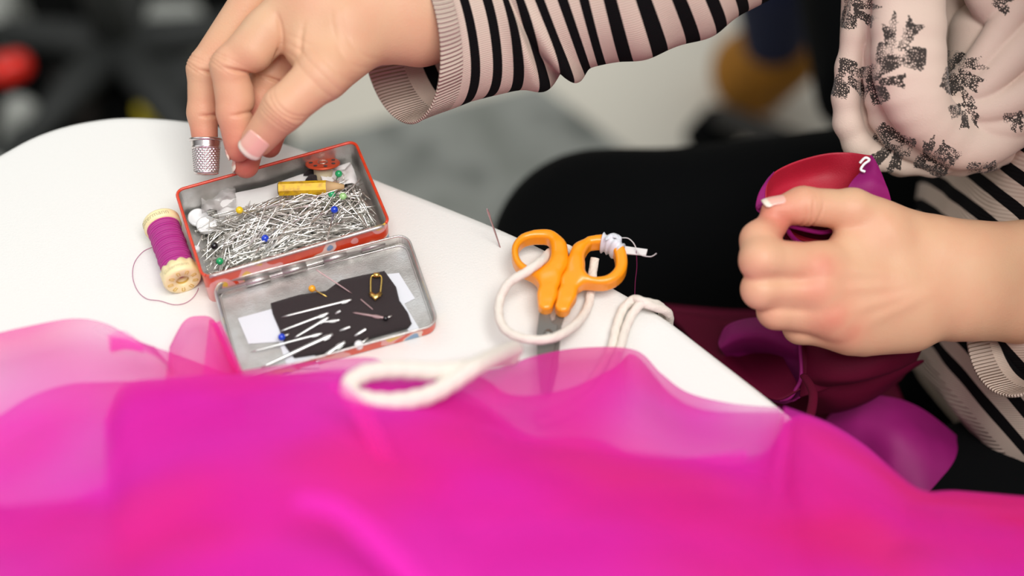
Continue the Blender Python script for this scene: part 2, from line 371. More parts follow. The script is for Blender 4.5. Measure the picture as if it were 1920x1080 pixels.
def tray(L, Wd, r, h, t, fr):
    """open tray; fr maps (u,v,z). returns outer / rim / inner pieces"""
    o_ = rrect(L, Wd, r); i_ = rrect(L - 2 * t, Wd - 2 * t, r - t); k = len(o_)
    def lay(poly, z): return [fr(u, v, z) for u, v in poly]
    outer = (np.array(lay(o_, 0) + lay(o_, h)), [[j, (j + 1) % k, (j + 1) % k + k, j + k] for j in range(k)] + [list(range(k))[::-1]])
    inner = (np.array(lay(i_, t) + lay(i_, h)), [[j, j + k, (j + 1) % k + k, (j + 1) % k] for j in range(k)] + [list(range(k))])
    rim = (np.array(lay(o_, h) + lay(i_, h)), [[j, (j + 1) % k, (j + 1) % k + k, j + k] for j in range(k)])
    return outer, inner, rim
# printed tin: red with a band of coloured patches
m = M['print'] = mat('printed_tin', 'D8401F', .35, Coat_Weight=.4); n, l, b = nodes(m)
co = n.new('ShaderNodeTexCoord'); t = n.new('ShaderNodeTexNoise'); t.inputs['Scale'].default_value = 58; t.inputs['Detail'].default_value = 1; l.new(co.outputs['Object'], t.inputs['Vector'])
r = n.new('ShaderNodeValToRGB'); r.color_ramp.interpolation = 'CONSTANT'; l.new(t.outputs[0], r.inputs[0]); e = r.color_ramp.elements
e[0].position = 0; e[0].color = rgb('2A49A8'); e[1].position = .34; e[1].color = rgb('E8C24A')
for p_, c_ in ((.40, 'E9A7A0'), (.46, 'DD4A28'), (.56, 'E2552F'), (.62, 'F2D9C8'), (.66, '7FA8C8')): e.new(p_).color = rgb(c_)
l.new(r.outputs[0], b.inputs['Base Color'])
box_ = thing('pin_tin', bc * V(1, 1, 0) + V(0, 0, TZ), 'open printed metal tin full of steel pins lying on the white table', 'tin')
o3, i3, r3 = tray(BL_, BW_, .004, ZR - TZ, .0006, BX)
base = mk('tin_box', *cat(o3, r3), M['print'], box_, smooth=False)
mk('tin_lining', *i3, M['tin'], box_, smooth=False)
# rolled rim: red print on back and sides
rim_path = [BX(u, v, ZR - TZ) for u, v in rrect(BL_, BW_, .004, 5)]
ks = len(rim_path)
order = list(range(ks))
front = [i for i in order if rrect(BL_, BW_, .004, 5)[i][1] < -BW_ / 2 + .001]
seq = rim_path[front[-1]:] + rim_path[:front[0] + 1]
mk('rolled_rim', *tube(seq, .0008, 8), M['tin_red'], box_)
fw = [BX(-BL_ / 2 + .003, -BW_ / 2 - .0004, .0213), BX(BL_ / 2 - .003, -BW_ / 2 - .0004, .0213)]
mk('front_rim', *tube(spline(fw, 20), .0008, 8), M['tin'], box_)
mk('hinge_rod', *tube([BX(-BL_ / 2 + .005, -BW_ / 2 - .0016, .0095), BX(BL_ / 2 - .005, -BW_ / 2 - .0016, .0095)], .0011, 8), M['tin'], box_)
for s in (-.3, -.1, .12, .33):
    mk('hinge_tab', *tube([BX(s * BL_, -BW_ / 2 - .0016, .0095), BX(s * BL_ + .012, -BW_ / 2 - .0016, .0095)], .0018, 10), M['tin'], box_)

# lid, lying open in front, slightly tilted
LH = .0072
lr0, lf0 = P(566, 489, TZ + .0135), P(649, 655, TZ + .0078)
lr1, lr2, lf1, lf2 = P(390, 545, TZ + .0135), P(743, 434, TZ + .0135), P(456, 697, TZ + .0078), P(843, 612, TZ + .0078)
lu = nrm((lr2 - lr1) + (lf2 - lf1)); lv = (lr0 - lf0); lv = nrm(lv - lu * (lv @ lu)); ln = np.cross(lu, lv)
LL = (np.linalg.norm(lr2 - lr1) + np.linalg.norm(lf2 - lf1)) / 2; LW = (lr0 - lf0) @ lv
lidc = (lr1 + lr2 + lf1 + lf2) / 4 - ln * LH
print('LID', LL, LW, lidc)
def LD(u, v, z): return lidc + lu * u + lv * v + ln * z
lo_, li_, lr_ = tray(LL, LW, .006, LH, .0006, LD)
mk('tin_lid', *cat(lo_, lr_), M['print'], box_, smooth=False)
mk('lid_lining', *li_, M['tin'], box_, smooth=False)
lp = [LD(u, v, LH) for u, v in rrect(LL, LW, .006, 6)]
mk('lid_rim', *tube(lp + lp[:1], .00055, 8, caps=False), M['tin'], box_)
lp = [LD(u, v, .0008) for u, v in rrect(LL - .003, LW - .003, .005, 6)]
mk('lid_bead', *tube(lp + lp[:1], .0006, 8, caps=False), M['tin'], box_)
def onlid(px, py, h=.0012):                # pixel -> point on the lid floor
    r_ = W(px, py, 1) - CAM; p0 = LD(0, 0, .0006 + h); return CAM + r_ * (((p0 - CAM) @ ln) / (r_ @ ln))

def sheet(name, pix, h, t, m, parent, n=10, lift=0):
    """cloth / tape patch on the lid floor from a pixel outline"""
    pts = [onlid(x, y, h) for x, y in pix]; k = len(pts); top_ = [p + ln * t for p in pts]
    o = mk(name, np.array(pts + top_), [list(range(k))[::-1], list(range(k, 2 * k))] + [[i, (i + 1) % k, (i + 1) % k + k, i + k] for i in range(k)], m, parent, smooth=False)
    return o
def tagp(o, label): o['label'] = label; return o
tagp(sheet('tape', [(446, 597), (515, 578), (540, 640), (466, 645)], .0002, .0002, M['tape'], box_), 'white tape')
tagp(sheet('tape', [(510, 602), (560, 590), (600, 690), (540, 692)], .0003, .0002, M['tape'], box_), 'white tape')
tagp(sheet('tape', [(720, 515), (748, 512), (778, 560), (758, 570), (786, 616), (766, 622)], .0002, .0002, M['tape'], box_), 'white tape')

# dark felt needle holder, lying in the lid: padded
fo = [(509, 571), (560, 556), (607, 549), (611, 549), (640, 528), (680, 519), (721, 511), (742, 540), (748, 565), (764, 588), (771, 608), (765, 616), (700, 634), (620, 662), (553, 672), (536, 650), (525, 618), (513, 590)]
fo_p = np.array([onlid(x, y, .0004) for x, y in fo + fo[:1]]); fo_s = np.stack([np.interp(np.linspace(0, len(fo), 109)[:-1], np.arange(len(fo) + 1), fo_p[:, i]) for i in range(3)], -1)
cf = fo_s.mean(0); k = len(fo_s); rr = []
for s, h in ((1, 0), (1.01, .0007), (1, .0016), (.97, .0022), (.8, .0024), (.4, .0024), (.05, .0024)):
    rr.append(cf + (fo_s - cf) * s + ln * (h + 0))
vv = np.vstack(rr); vv[5 * k:] += (ln * .0003 * wav(vv[5 * k:], 3, 300)[:, None])
fl_ = mk('needle_felt', vv, [[i * k + j, i * k + (j + 1) % k, (i + 1) * k + (j + 1) % k, (i + 1) * k + j] for i in range(6) for j in range(k)] + [[6 * k + j for j in range(k)], list(range(k))[::-1]], M['felt'])
tag(fl_, 'dark brown felt patch stuck with needles inside the open tin lid', 'needle holder')

# needles in the felt: (eye px, far px, width px); each a thing
def needle_vf(a, b, r, nrm_, eye=True):
    a = np.array(a); b = np.array(b); d = b - a; L = np.linalg.norm(d); d /= L; s = nrm(np.cross(d, nrm_))
    pts = [a + d * L * t for t in (0, .01, .05, .12, .5, .9, 1)]
    v, f = tube(pts, [r * .45, r * .85, r * 1.05, r, r, r * .7, r * .15], 8, ref=nrm_)
    if eye:                                 # slot: ring-shaped eye built as two prongs
        e1 = tube(spline([a + d * .001 + s * 0, a + d * .0022 + s * r * .9, a + d * .005 + s * r * .9, a + d * .0062], 9), r * .38, 6)
        e2 = tube(spline([a + d * .001 + s * 0, a + d * .0022 - s * r * .9, a + d * .005 - s * r * .9, a + d * .0062], 9), r * .38, 6)
        return cat((v, f), e1, e2)
    return v, f
NS = [((660, 562), (527, 595), 5, 'longest pale needle across the top of the dark felt patch'),
      ((617, 587), (524, 622), 4.6, 'pale needle ending beside the blue pin head on the dark felt'),
      ((617, 595), (551, 634), 4.6, 'pale needle crossing a duller needle in the middle of the dark felt'),
      ((638, 600), (585, 607), 4.2, 'dull needle almost hidden beneath a brighter crossing needle on the felt'),
      ((605, 625), (470, 660), 4.2, 'dull grey needle lying between two bright needles at the felt edge'),
      ((625, 627), (488, 690), 6.5, 'thickest bright needle running off the lower corner of the dark felt'),
      ((648, 641), (588, 681), 6.5, 'bright thick needle pointing at the magenta tulle beside the white pin'),
      ((639, 583), (628, 589), 5, 'short pale needle end showing above the crossing needles on the felt'),
      ((657, 613), (636, 621), 5, 'short pale needle end in the centre of the dark felt'),
      ((687, 617), (664, 631), 6, 'short bright needle end above the white pin head on the felt'),
      ((592, 505), (661, 551), 2.2, 'thin brown needle slanting over the upper edge of the dark felt'),
      ((676, 561), (700, 581), 2.2, 'thin brass coloured needle tip showing under the safety pin'),
      ((720, 596), (661, 586), 4.5, 'brownish needle with dark eye lying below the safety pin')]
M['needle_b'] = mat('bronze_needle', (.35, .25, .2, 1), .4, .7)
for i, (a, b_, wd, lab) in enumerate(NS):
    h = .0034 if i not in (3, 4) else .0029
    A = onlid(*a, h); B = onlid(*b_, h - (.0006 if i not in (10,) else -.003))
    if i == 10: A, B = onlid(*a, .010), onlid(*b_, .003)
    o = mk('needle', *needle_vf(A, B, wd / 2 / 3720 * 1.15, ln, i < 7 or i == 12), M['needle_b'] if i >= 10 else M['needle'])
    tag(o, lab, 'needle', 'needles stuck in the dark felt')

# coloured headed pins on the lid
def head_pin(name, hp, tip, r, hm, label, sm=None, group='pins with coloured glass heads', rs=.00035):
    t = thing('glass_head_pin', hp, label, 'pin', group)
    d = nrm(np.array(tip) - hp)
    mk('shaft', *tube([hp + d * r * .6, np.array(tip) * .9 + hp * .1, tip], [rs, rs, rs * .2], 6), sm or M['steel'], t)
    tagp(mk('head', *ball(hp, r), hm, t), name + ' head')
head_pin('yellow', onlid(585, 541, .0045), onlid(614, 557, .0028), .0018, M['ggoldb'], 'pearly gold headed pin at the upper edge of the dark felt', M['gold'])
head_pin('blue', onlid(528, 632, .0045), onlid(543, 626, .0040), .0018, M['gblue'], 'blue headed pin at the lower left corner of the dark felt')
head_pin('white', onlid(673, 647, .0045), onlid(691, 633, .003), .0023, M['white'], 'white headed pin at the front edge of the open tin lid')
head_pin('dark', onlid(723, 597, .004), onlid(735, 592, .0035), .0013, M['gblack'], 'small dark headed pin on the felt below the safety pin')

# safety pin
sp = thing('safety_pin', onlid(705, 535, .004), 'small brass safety pin fixed upright on the dark felt patch', 'safety pin')
A, B = onlid(706, 516, .0045), onlid(704, 556, .0045); ax = nrm(B - A); sd = nrm(np.cross(ln, ax)); L = np.linalg.norm(B - A)
loop = [B - sd * .0022, A + ax * .002 - sd * .0026, A - sd * .0012, A + sd * .0012, A + ax * .002 + sd * .0026, B + sd * .0022]
mk('wire', *tube(spline(loop, 40), .00042, 8), M['gold'], sp)
mk('clasp', *tube([B - sd * .0026 - ax * .002, B + ax * .0006, B + sd * .0026 - ax * .002], [.0011, .0017, .0011], 10, flat=.8), M['gold'], sp)
mk('coil', *tube([A - sd * .0014, A + sd * .0014], .0013, 12), M['gold'], sp)

# ------------------------------------------------------------------ contents of the tin
HB = .0235
def pin_vf(L=.03, r=.0003):
    v, f = tube([(0, 0, 0), (L * .9, 0, 0), (L, 0, 0)], [r, r, r * .1], 6)
    return cat((v, f), ball((0, 0, 0), r * 2.6, 8, 5, (.6, 1, 1)))
def heap(u, v):                             # heap height over the tin floor
    a = 1 - (abs(u - .006) / (BL_ / 2)) ** 4; b2 = 1 - (abs(v + .003) / (BW_ / 2)) ** 4
    hh = .0125 * max(a, .25) * max(b2, .35)
    if v > BW_ * .22 and u < BL_ * .25: hh *= .55
    if u < -BL_ * .36: hh *= .55
    return hh + .001
def pin_pose(low):
    while True:
        L = random.choice((.026, .028, .030)); u = random.uniform(-BL_ / 2, BL_ / 2); v = random.uniform(-BW_ / 2, BW_ / 2)
        a = random.gauss(.12, .42) if random.random() < .72 else random.uniform(-math.pi, math.pi)
        if u > BL_ * .36: a = random.gauss(-1.15, .3)
        if random.random() < .5: a += math.pi
        du, dv = math.cos(a) * L / 2, math.sin(a) * L / 2; mg = .003
        if max(abs(u + du), abs(u - du)) > BL_ / 2 - mg or max(abs(v + dv), abs(v - dv)) > BW_ / 2 - mg: continue
        if v > BW_ * .27 and -.2 * BL_ < u < BL_ * .44 and random.random() < .75: continue
        h0, h1 = heap(u - du, v - dv), heap(u + du, v + dv)
        k = random.uniform(.1, .8) if low else random.uniform(.82, 1.08)
        return (u - du, v - dv, h0 * k + .0012), (u + du, v + dv, h1 * k + .0012 + (0 if low else random.uniform(0, .003))), L
def pin_axes(a, b):
    A, B = BX(*a), BX(*b); x = nrm(B - A); y = nrm(np.cross((0, 0, 1), x)); return A, x, y, np.cross(x, y)
import mathutils
proto = mk('steel_pin', *pin_vf(), M['steel'], org=(0, 0, 0)); pm = proto.data
def place(o, A, x, y, z):
    o.matrix_world = mathutils.Matrix(((x[0], y[0], z[0], A[0]), (x[1], y[1], z[1], A[1]), (x[2], y[2], z[2], A[2]), (0, 0, 0, 1)))
for i in range(300):
    a, b_, L = pin_pose(False); o = proto if i == 0 else proto.copy()
    if i: COL.objects.link(o)
    place(o, *pin_axes(a, b_))
    tag(o, 'plain steel pin among the heap of pins in the open tin', 'pin', 'plain steel pins heaped in the tin')
pv, pf = pin_vf(.028); parts = []
for i in range(900):
    a, b_, L = pin_pose(True); A, x, y, z = pin_axes(a, b_); parts.append((A + pv[:, :1] * x + pv[:, 1:2] * y + pv[:, 2:] * z, pf))
hp_ = mk('pin_heap', *cat(*parts), M['steel'])
tag(hp_, 'dense heap of plain steel pins filling the open printed tin', 'pins', kind='stuff')

def inbox(px, py, z): return P(px, py, TZ + z)
for nm, hx, tx, z, key, lab in (
    ('yellow', (449, 394), (500, 415), .0165, 'gyellow', 'bright yellow headed pin in the heap near the back of the tin'),
    ('blue', (627, 393), (612, 455), .0175, 'gblue', 'blue headed pin standing over the heap below the yellow pencil stub'),
    ('blue', (497, 447), (470, 490), .0165, 'gblue', 'blue headed pin in the middle of the heap between black and yellow heads'),
    ('black', (402, 461), (440, 452), .0160, 'gblack', 'black headed pin in the heap just above the green headed one'),
    ('green', (412, 490), (450, 478), .0150, 'ggreen', 'green headed pin at the front corner of the tin near the thread spool'),
    ('green', (635, 326), (626, 352), .0165, 'ggreen', 'green headed pin beside the metal bobbin in the tin'),
    ('green', (622, 364), (650, 360), .0150, 'ggreen', 'green headed pin at the end of the yellow pencil stub'),
    ('lime', (643, 368), (668, 372), .0150, 'glime', 'pale green headed pin between steel pins at the back of the heap'),
    ('white', (368, 467), (380, 440), .0120, 'white', 'white headed pin against the side wall of the tin beside the spool')):
    head_pin(nm, inbox(*hx, z), inbox(*tx, z - .001), .0019, M[key], lab)
# pencil stub
A, B = inbox(523, 354, .0165), inbox(612, 351, .0165); d = nrm(B - A)
pc = thing('pencil_stub', A, 'short yellow pencil stub lying on the pins at the back of the tin', 'pencil')
hexp = lambda p0, p1, r0, r1, n=6: tube([p0, p1], [r0, r1], n)
mk('painted_body', *hexp(A, B, .0036, .0036), M['pencil'], pc, smooth=False)
mk('wooden_tip', *hexp(B, B + d * .009, .0035, .0012, 12), M['wood'], pc)
mk('end_face', *tube([A - d * .0004, A + d * .0001], .0030, 12), M['felt'], pc)
# bobbins
def bobbin(c, ax, r, hgt, thr, label, body, top_m):
    t = thing('bobbin', c, label, 'bobbin'); ax = nrm(ax); c = np.array(c)
    mk('thread_winding', *lathe([(r * .45, .001), (r * .55, .002), (r * .55, hgt - .002), (r * .45, hgt - .001)], c, ax, 28), thr, t)
    mk('flange', *lathe([(r, 0), (r * 1.0, .0007), (r * .3, .0009)], c, ax, 32), body, t)
    mk('flange', *lathe([(r * .32, hgt - .0009), (r, hgt - .0007), (r, hgt), (r * .9, hgt + .0003), (r * .32, hgt + .0004)], c, ax, 32), top_m, t)
    mk('core', *lathe([(r * .30, hgt - .004), (r * .30, hgt + .0008), (r * .24, hgt + .0008), (r * .22, hgt - .003)], c, ax, 24), body, t)
    a = np.arange(7) / 7 * 2 * math.pi; e1 = nrm(np.cross(ax, (1, 0, .2))); e2 = np.cross(ax, e1)
    for x in a:
        q = c + ax * (hgt + .0004) + (e1 * math.cos(x) + e2 * math.sin(x)) * r * .68
        mk('hole', *lathe([(r * .12, -.0002), (r * .12, .0001)], q, ax, 12), M['felt'], t)
bobbin(inbox(607, 338, .0085), .90 * UP - .43 * FW, .0088, .0095, M['thread_beige'], 'metal bobbin with reddish top flange standing in the corner of the tin', M['bobbin'], M['bobbin_red'])
bobbin(inbox(583, 330, .009), (.3, -.9, .25), .0042, .006, M['felt'], 'small dark bobbin lying beside the metal bobbin in the tin', M['felt'], M['felt'])
# crumpled clear packet in the back-left corner and paper strip along the back
pk = []
for i in range(9):
    for j in range(9):
        p = inbox(378 + j * 8, 350 + i * 6 - j * 1.5, .011 + .005 * math.sin(j * .8) * math.cos(i * .9)); pk.append(p + V(0, 0, .0012 * math.sin(i * 2.1 + j * 1.7)))
g = np.array(pk).reshape(9, 9, 3); o = solid(mk('plastic_packet', *grid_mesh(g), M['plastic_clear']), .0002)
tag(o, 'small crumpled clear plastic packet in the rear corner of the tin', 'packet')
g = np.array([[BX(-.03 + .072 * j / 11, BW_ / 2 - .003 - .010 * i / 3, .0105 - .002 * i + .0008 * math.sin(j * 1.1 + i)) for j in range(12)] for i in range(4)])
o = solid(mk('paper_strip', *grid_mesh(g), M['paper']), .0002); tag(o, 'pale paper strip folded along the back wall inside the tin', 'paper')
g = np.array([[BX(BL_ / 2 - .022 + .017 * j / 5, BW_ / 2 - .006 - .014 * i / 5, .012 + .003 * math.sin(j * 1.3 + i * .7)) for j in range(6)] for i in range(6)])
o = solid(mk('plastic_scrap', *grid_mesh(g), M['paper']), .0002); tag(o, 'translucent plastic scrap tucked in the tin corner behind the bobbin', 'scrap')
for (px, py, r_, lab) in ((388, 424, .0052, 'larger white button half buried under pins next to the spool side'), (372, 410, .0052, 'white button lying on the tin floor in the rear corner')):
    t = lathe([(r_ * .3, 0), (r_, .0003), (r_, .0016), (r_ * .8, .002), (r_ * .7, .0014), (.0002, .0014)], inbox(px, py, .0035), (0.1, -.1, 1), 24)
    tag(mk('button', *t, M['paper'] if r_ > .0052 else M['white']), lab, 'button')

# ------------------------------------------------------------------ thread spool
RS = .0088
s0, s1 = P(301, 413, TZ + RS), P(343, 527, TZ + RS)
ax = nrm(s1 - s0); L = np.linalg.norm(s1 - s0)
so = thing('thread_spool', s0 * V(1, 1, 0) + V(0, 0, TZ), 'cream spool wound with magenta thread lying against the side of the tin', 'spool')
m = M['wind'] = mat('magenta_thread', 'B01E84', .6, Sheen_Weight=.4); n, l, b = nodes(m); b.inputs['Sheen Tint'].default_value = rgb('FF7AD0')
at = n.new('ShaderNodeAttribute'); at.attribute_name = 'turn'; sn = n.new('ShaderNodeMath'); sn.operation = 'SINE'; l.new(at.outputs['Fac'], sn.inputs[0])
bp = n.new('ShaderNodeBump'); bp.inputs['Strength'].default_value = .8; bp.inputs['Distance'].default_value = .0004; l.new(sn.outputs[0], bp.inputs['Height']); l.new(bp.outputs[0], b.inputs['Normal'])
r = n.new('ShaderNodeValToRGB'); mr = n.new('ShaderNodeMapRange'); mr.inputs[1].default_value = -1; l.new(sn.outputs[0], mr.inputs[0]); l.new(mr.outputs[0], r.inputs[0]); r.color_ramp.elements[0].color = rgb('9C1474'); r.color_ramp.elements[1].color = rgb('C42C96'); l.new(r.outputs[0], b.inputs['Base Color'])
NW = 90; prof = [(RS * (.93 + .018 * math.sin(i * .55) + .012 * math.sin(i * .23)) if 0 < i < NW - 1 else RS * .6, L * (.09 + .80 * i / (NW - 1))) for i in range(NW)]
o = mk('thread_winding', *lathe(prof, s0, ax, 48), M['wind'], so)
lo = np.array([q.co for q in o.data.vertices]) + ORG[so.name] - s0; e1 = nrm(V(0, 0, 1) - ax * ax[2]); e2 = np.cross(ax, e1)
attr(o, 'turn', (lo @ ax) / .00062 * math.pi + np.cos(np.arctan2(lo @ e2, lo @ e1) ) * 2.2)
mk('spool_end', *lathe([(RS * .5, 0), (RS * 1.0, .0002), (RS * 1.06, .001), (RS * 1.06, .0055), (RS * .9, .0058), (RS * .6, .006)], s0, ax, 48), M['cream'], so)
# front end with scalloped inner edge
nn = 72; rings = []
sc = [1 + .25 * abs(math.sin(j / nn * math.pi * 11)) for j in range(nn)]
a = np.arange(nn) / nn * 2 * math.pi; ring = lambda r_, h: np.array([s0 + ax * (h[j] if hasattr(h, '__len__') else h) + r_ * (math.cos(a[j]) * e1 + math.sin(a[j]) * e2) for j in range(nn)])
hh = [L - .0062 * s_ for s_ in sc]
rings = [ring(RS * .55, L - .005), ring(RS * .99, hh), ring(RS * 1.06, [x + .0003 for x in hh]), ring(RS * 1.06, L - .0012), ring(RS * 1.0, L), ring(RS * .92, L + .0002), ring(RS * .40, L + .0001), ring(RS * .36, L - .0006), ring(RS * .32, L - .008), ring(.0001, L - .008)]
mk('spool_end', np.vstack(rings), [[i * nn + j, i * nn + (j + 1) % nn, (i + 1) * nn + (j + 1) % nn, (i + 1) * nn + j] for i in range(len(rings) - 1) for j in range(nn)], M['cream'], so)
tagp(mk('core_hole', *lathe([(RS * .34, L - .0075), (RS * .355, L - .0010)], s0, ax, 32, cap=False), M['hubtone'], so), 'deep cream recess')
for j in range(9):                          # raised slots round the hub
    th = j / 9 * 2 * math.pi + .2; dr = math.cos(th) * e1 + math.sin(th) * e2; ds = np.cross(ax, dr); c0 = s0 + ax * (L + .0002) + dr * RS * .55
    u_ = [c0 - ds * .0005, c0 + dr * .0023 - ds * .0006, c0 + dr * .0023 + ds * .0006, c0 + ds * .0005]
    mk('slot_mark', *tube(spline(u_, 12), .00024, 5), M['hubtone'], so)
def text_on_cyl(txt, size, c, axis, r, ang0, at_h, flip=1):
    cu = bpy.data.curves.new('txt', 'FONT'); cu.body = txt; cu.size = size; cu.extrude = 0; ob = bpy.data.objects.new('txt', cu); COL.objects.link(ob)
    dg = bpy.context.evaluated_depsgraph_get(); me = bpy.data.meshes.new_from_object(ob.evaluated_get(dg)); v = np.array([q.co[:] for q in me.vertices]); f = [list(p.vertices) for p in me.polygons]
    bpy.data.objects.remove(ob); bpy.data.curves.remove(cu)
    v[:, 0] -= v[:, 0].mean(); th = ang0 + flip * v[:, 0] / r
    out = c + axis * (at_h - flip * 0 + 0) + axis * (-v[:, 1:2]) + r * (np.cos(th)[:, None] * e1 + np.sin(th)[:, None] * e2)
    return out, f
for at_h, ang in ((.0042, .45), (L - .0022, .15)):
    v, f = text_on_cyl('Gütermann', .0040 if at_h < .01 else .0030, s0, ax, RS * 1.068, ang, at_h, -1)
    mk('embossed_lettering', v, f, M['cream_d'], so, smooth=False)
th_ = [P(x, y, TZ + .0008) for x, y in ((287, 463), (268, 472), (252, 493), (249, 520), (258, 545), (275, 560), (300, 564), (325, 571), (345, 569), (360, 560), (369, 548), (372, 540))]
o = mk('loose_thread', *tube(spline(th_, 80), .00016, 6), M['thread_thin'], so)

# ------------------------------------------------------------------ upright needle
A, B = P(942, 476, TZ - .004), W(913, 391, .700)
o = mk('sewing_needle', *needle_vf(B, A, .00045, UP), M['needle_b']); tag(o, 'single long needle stuck upright in the table cover beside the scissors', 'needle', None)
M['needle_b'].node_tree.nodes['Principled BSDF'].inputs['Base Color'].default_value = (.5, .34, .34, 1)

# ------------------------------------------------------------------ scissors
SZ = TZ + .012
def SP(x, y, z=SZ): return P(x, y, z)
sc_ = thing('scissors', SP(1035, 560, TZ), 'small scissors with orange plastic handles lying at the edge of the white table', 'scissors')
up = V(0, 0, 1)
def flatcap(p, a, b, ra, rb, hz, rd=.002):   # stadium in plan, rounded box in height
    a = np.array(a); b = np.array(b); ba = (b - a)[:2]; q = p[..., :2] - a[:2].astype(np.float32)
    t = np.clip((q @ ba.astype(np.float32)) / (ba @ ba), 0, 1); d = np.linalg.norm(q - t[..., None] * ba, axis=-1) - (ra + (rb - ra) * t) + rd
    zc = a[2] + (b[2] - a[2]) * t; h = np.abs(p[..., 2] - zc) - hz + rd
    return np.minimum(np.maximum(d, h), 0) + np.sqrt(np.clip(d, 0, None) ** 2 + np.clip(h, 0, None) ** 2) - rd
def handle(ring, stem, name):
    R_ = spline([SP(*q) for q in ring + ring[:1]], 42); S_ = [SP(*q[:2]) for q in stem]; w_ = [q[2] / 3800 for q in stem]
    def fn(p):
        d = None
        for i in range(len(R_) - 1):
            rr_ = .0023 + .0006 * math.sin(i / 41 * 6.28)
            q = flatcap(p, R_[i], R_[i + 1], rr_, rr_, .0046, .0022); d = q if d is None else np.minimum(d, q)
        e = None
        for i in range(len(S_) - 1):
            q = flatcap(p, S_[i], S_[i + 1], w_[i], w_[i + 1], .0036, .0016); e = q if e is None else smin(e, q, .003)
        return smin(d, e, .006)
    al = np.array(list(R_) + S_); v, q = sdf_mesh(fn, al.min(0) - .012, al.max(0) + .012, .0006)
    mk(name, v, q, M['orange'], sc_)
handle([(1003, 445), (1030, 446), (1046, 462), (1050, 490), (1038, 508), (1010, 517), (985, 510), (969, 494), (966, 470), (980, 452)],
       [(1048, 468, 8), (1046, 500, 12), (1030, 530, 18), (1026, 556, 16), (1023, 574, 14)], 'handle')
handle([(1105, 457), (1135, 455), (1158, 470), (1165, 495), (1160, 515), (1140, 530), (1112, 532), (1090, 522), (1080, 500), (1083, 474)],
       [(1086, 474, 8), (1079, 500, 12), (1071, 530, 17), (1063, 556, 15), (1055, 578, 14)], 'handle')
def blade(pix, z, t=.0012):
    pts = [P(x, y, z) for x, y in pix]; k = len(pts)
    o = mk('blade', [p - up * t / 2 for p in pts] + [p + up * t / 2 for p in pts], [list(range(k)), list(range(k, 2 * k))[::-1]] + [[i, i + k, (i + 1) % k + k, (i + 1) % k] for i in range(k)], M['blade'], sc_, smooth=False)
    bevel(o, .0003)
blade([(1013, 575), (1034, 577), (1031, 592), (1036, 606), (1046, 610), (1042, 640), (1032, 700), (1024, 740), (1014, 735), (1008, 690), (1006, 625)], TZ + .0095)
blade([(1044, 582), (1062, 585), (1053, 610), (1050, 640), (1046, 690), (1034, 742), (1024, 745), (1018, 690), (1014, 640), (1012, 612), (1028, 606), (1040, 600)], TZ + .0080)
mk('pivot_screw', *lathe([(.0001, .0025), (.0018, .0022), (.0022, .0012), (.0022, 0)], P(1028, 628, TZ + .0095), up, 20), M['blade'], sc_)
# tape wrap with a pale threader tag, tied to the right ring
tw = thing('tape_wrap', SP(1150, 462), 'white tape wrapped round the top of the right scissor ring with a pale tag', 'tape')
ringc = [SP(*q) for q in ((1128, 455), (1145, 460), (1163, 474))]
rp = spline(ringc, 16)
v, f = tube(rp, [.0036 + .0005 * math.sin(i * 1.3) for i in range(16)], 18, ref=(0, 0, 1), flat=1.75)
mk('wrapped_band', v, f, M['tape'], tw)
fr = np.array([[SP(1135 + j * 5, 446 + (j - 3) ** 2 * .8 - i * 3, SZ + .006 + .0015 * math.sin(j * 2 + i)) for j in range(7)] for i in range(4)])
solid(mk('tape_end', *grid_mesh(fr), M['tape'], tw), .0003)
tg = [SP(1172, 462, SZ + .002), SP(1214, 468, SZ + .004), SP(1211, 479, SZ + .004), SP(1172, 476, SZ + .002)]
solid(mk('tag', tg, [[0, 1, 2, 3]], M['paper'], tw, smooth=False), .0006)
mk('wire_loop', *tube(spline([SP(1166, 446, SZ + .005), SP(1178, 447, SZ + .006), SP(1188, 456, SZ + .006), SP(1194, 468, SZ + .005), SP(1202, 478, SZ + .005), SP(1220, 481, SZ + .006), SP(1231, 475, SZ + .008)], 50), .00022, 6), M['paper'], tw)
o = mk('hanging_thread', *tube(spline([SP(1193, 470, SZ + .005), SP(1194, 500, SZ - .004), SP(1191, 530, SZ - .012), SP(1190, 562, SZ - .02)], 40), .00016, 6), M['thread_purple'])
tag(o, 'thin purple thread hanging from the pale tag over the table edge', 'thread')

# ------------------------------------------------------------------ white cotton cord
def cordmesh(pts, r, n=200, tw_=None):
    p = spline(pts, n); T, N, B = frames(p); L_ = np.concatenate([[0], np.cumsum(np.linalg.norm(np.diff(p, axis=0), axis=1))]); m_ = 14
    a = np.arange(m_) / m_ * 2 * math.pi
    ph = a[None] * 3 + L_[:, None] * 900
    rr = r * (1 + .05 * np.cos(ph))
    v = (p[:, None] + rr[..., None] * (np.cos(a)[None, :, None] * N[:, None] + np.sin(a)[None, :, None] * B[:, None])).reshape(-1, 3)
    f = [[i * m_ + j, i * m_ + (j + 1) % m_, (i + 1) * m_ + (j + 1) % m_, (i + 1) * m_ + j] for i in range(n - 1) for j in range(m_)]
    return v, f + [list(range(m_))[::-1], [(n - 1) * m_ + j for j in range(m_)]]
z = lambda h: TZ + h
c1 = [P(1078, 476, z(.003)), P(1062, 466, z(.003)), P(1046, 466, z(.003)), P(1030, 474, z(.006)), P(1014, 490, z(.0185)), P(985, 511, z(.0205)), P(955, 530, z(.018)), P(938, 560, z(.014)), P(936, 595, z(.014)), P(952, 622, z(.015)), P(990, 636, z(.017)), P(1035, 634, z(.016)), P(1075, 612, z(.010)), P(1100, 580, z(.004)), P(1108, 545, z(.0035)), P(1112, 505, z(.0035)), P(1116, 484, z(.006))]
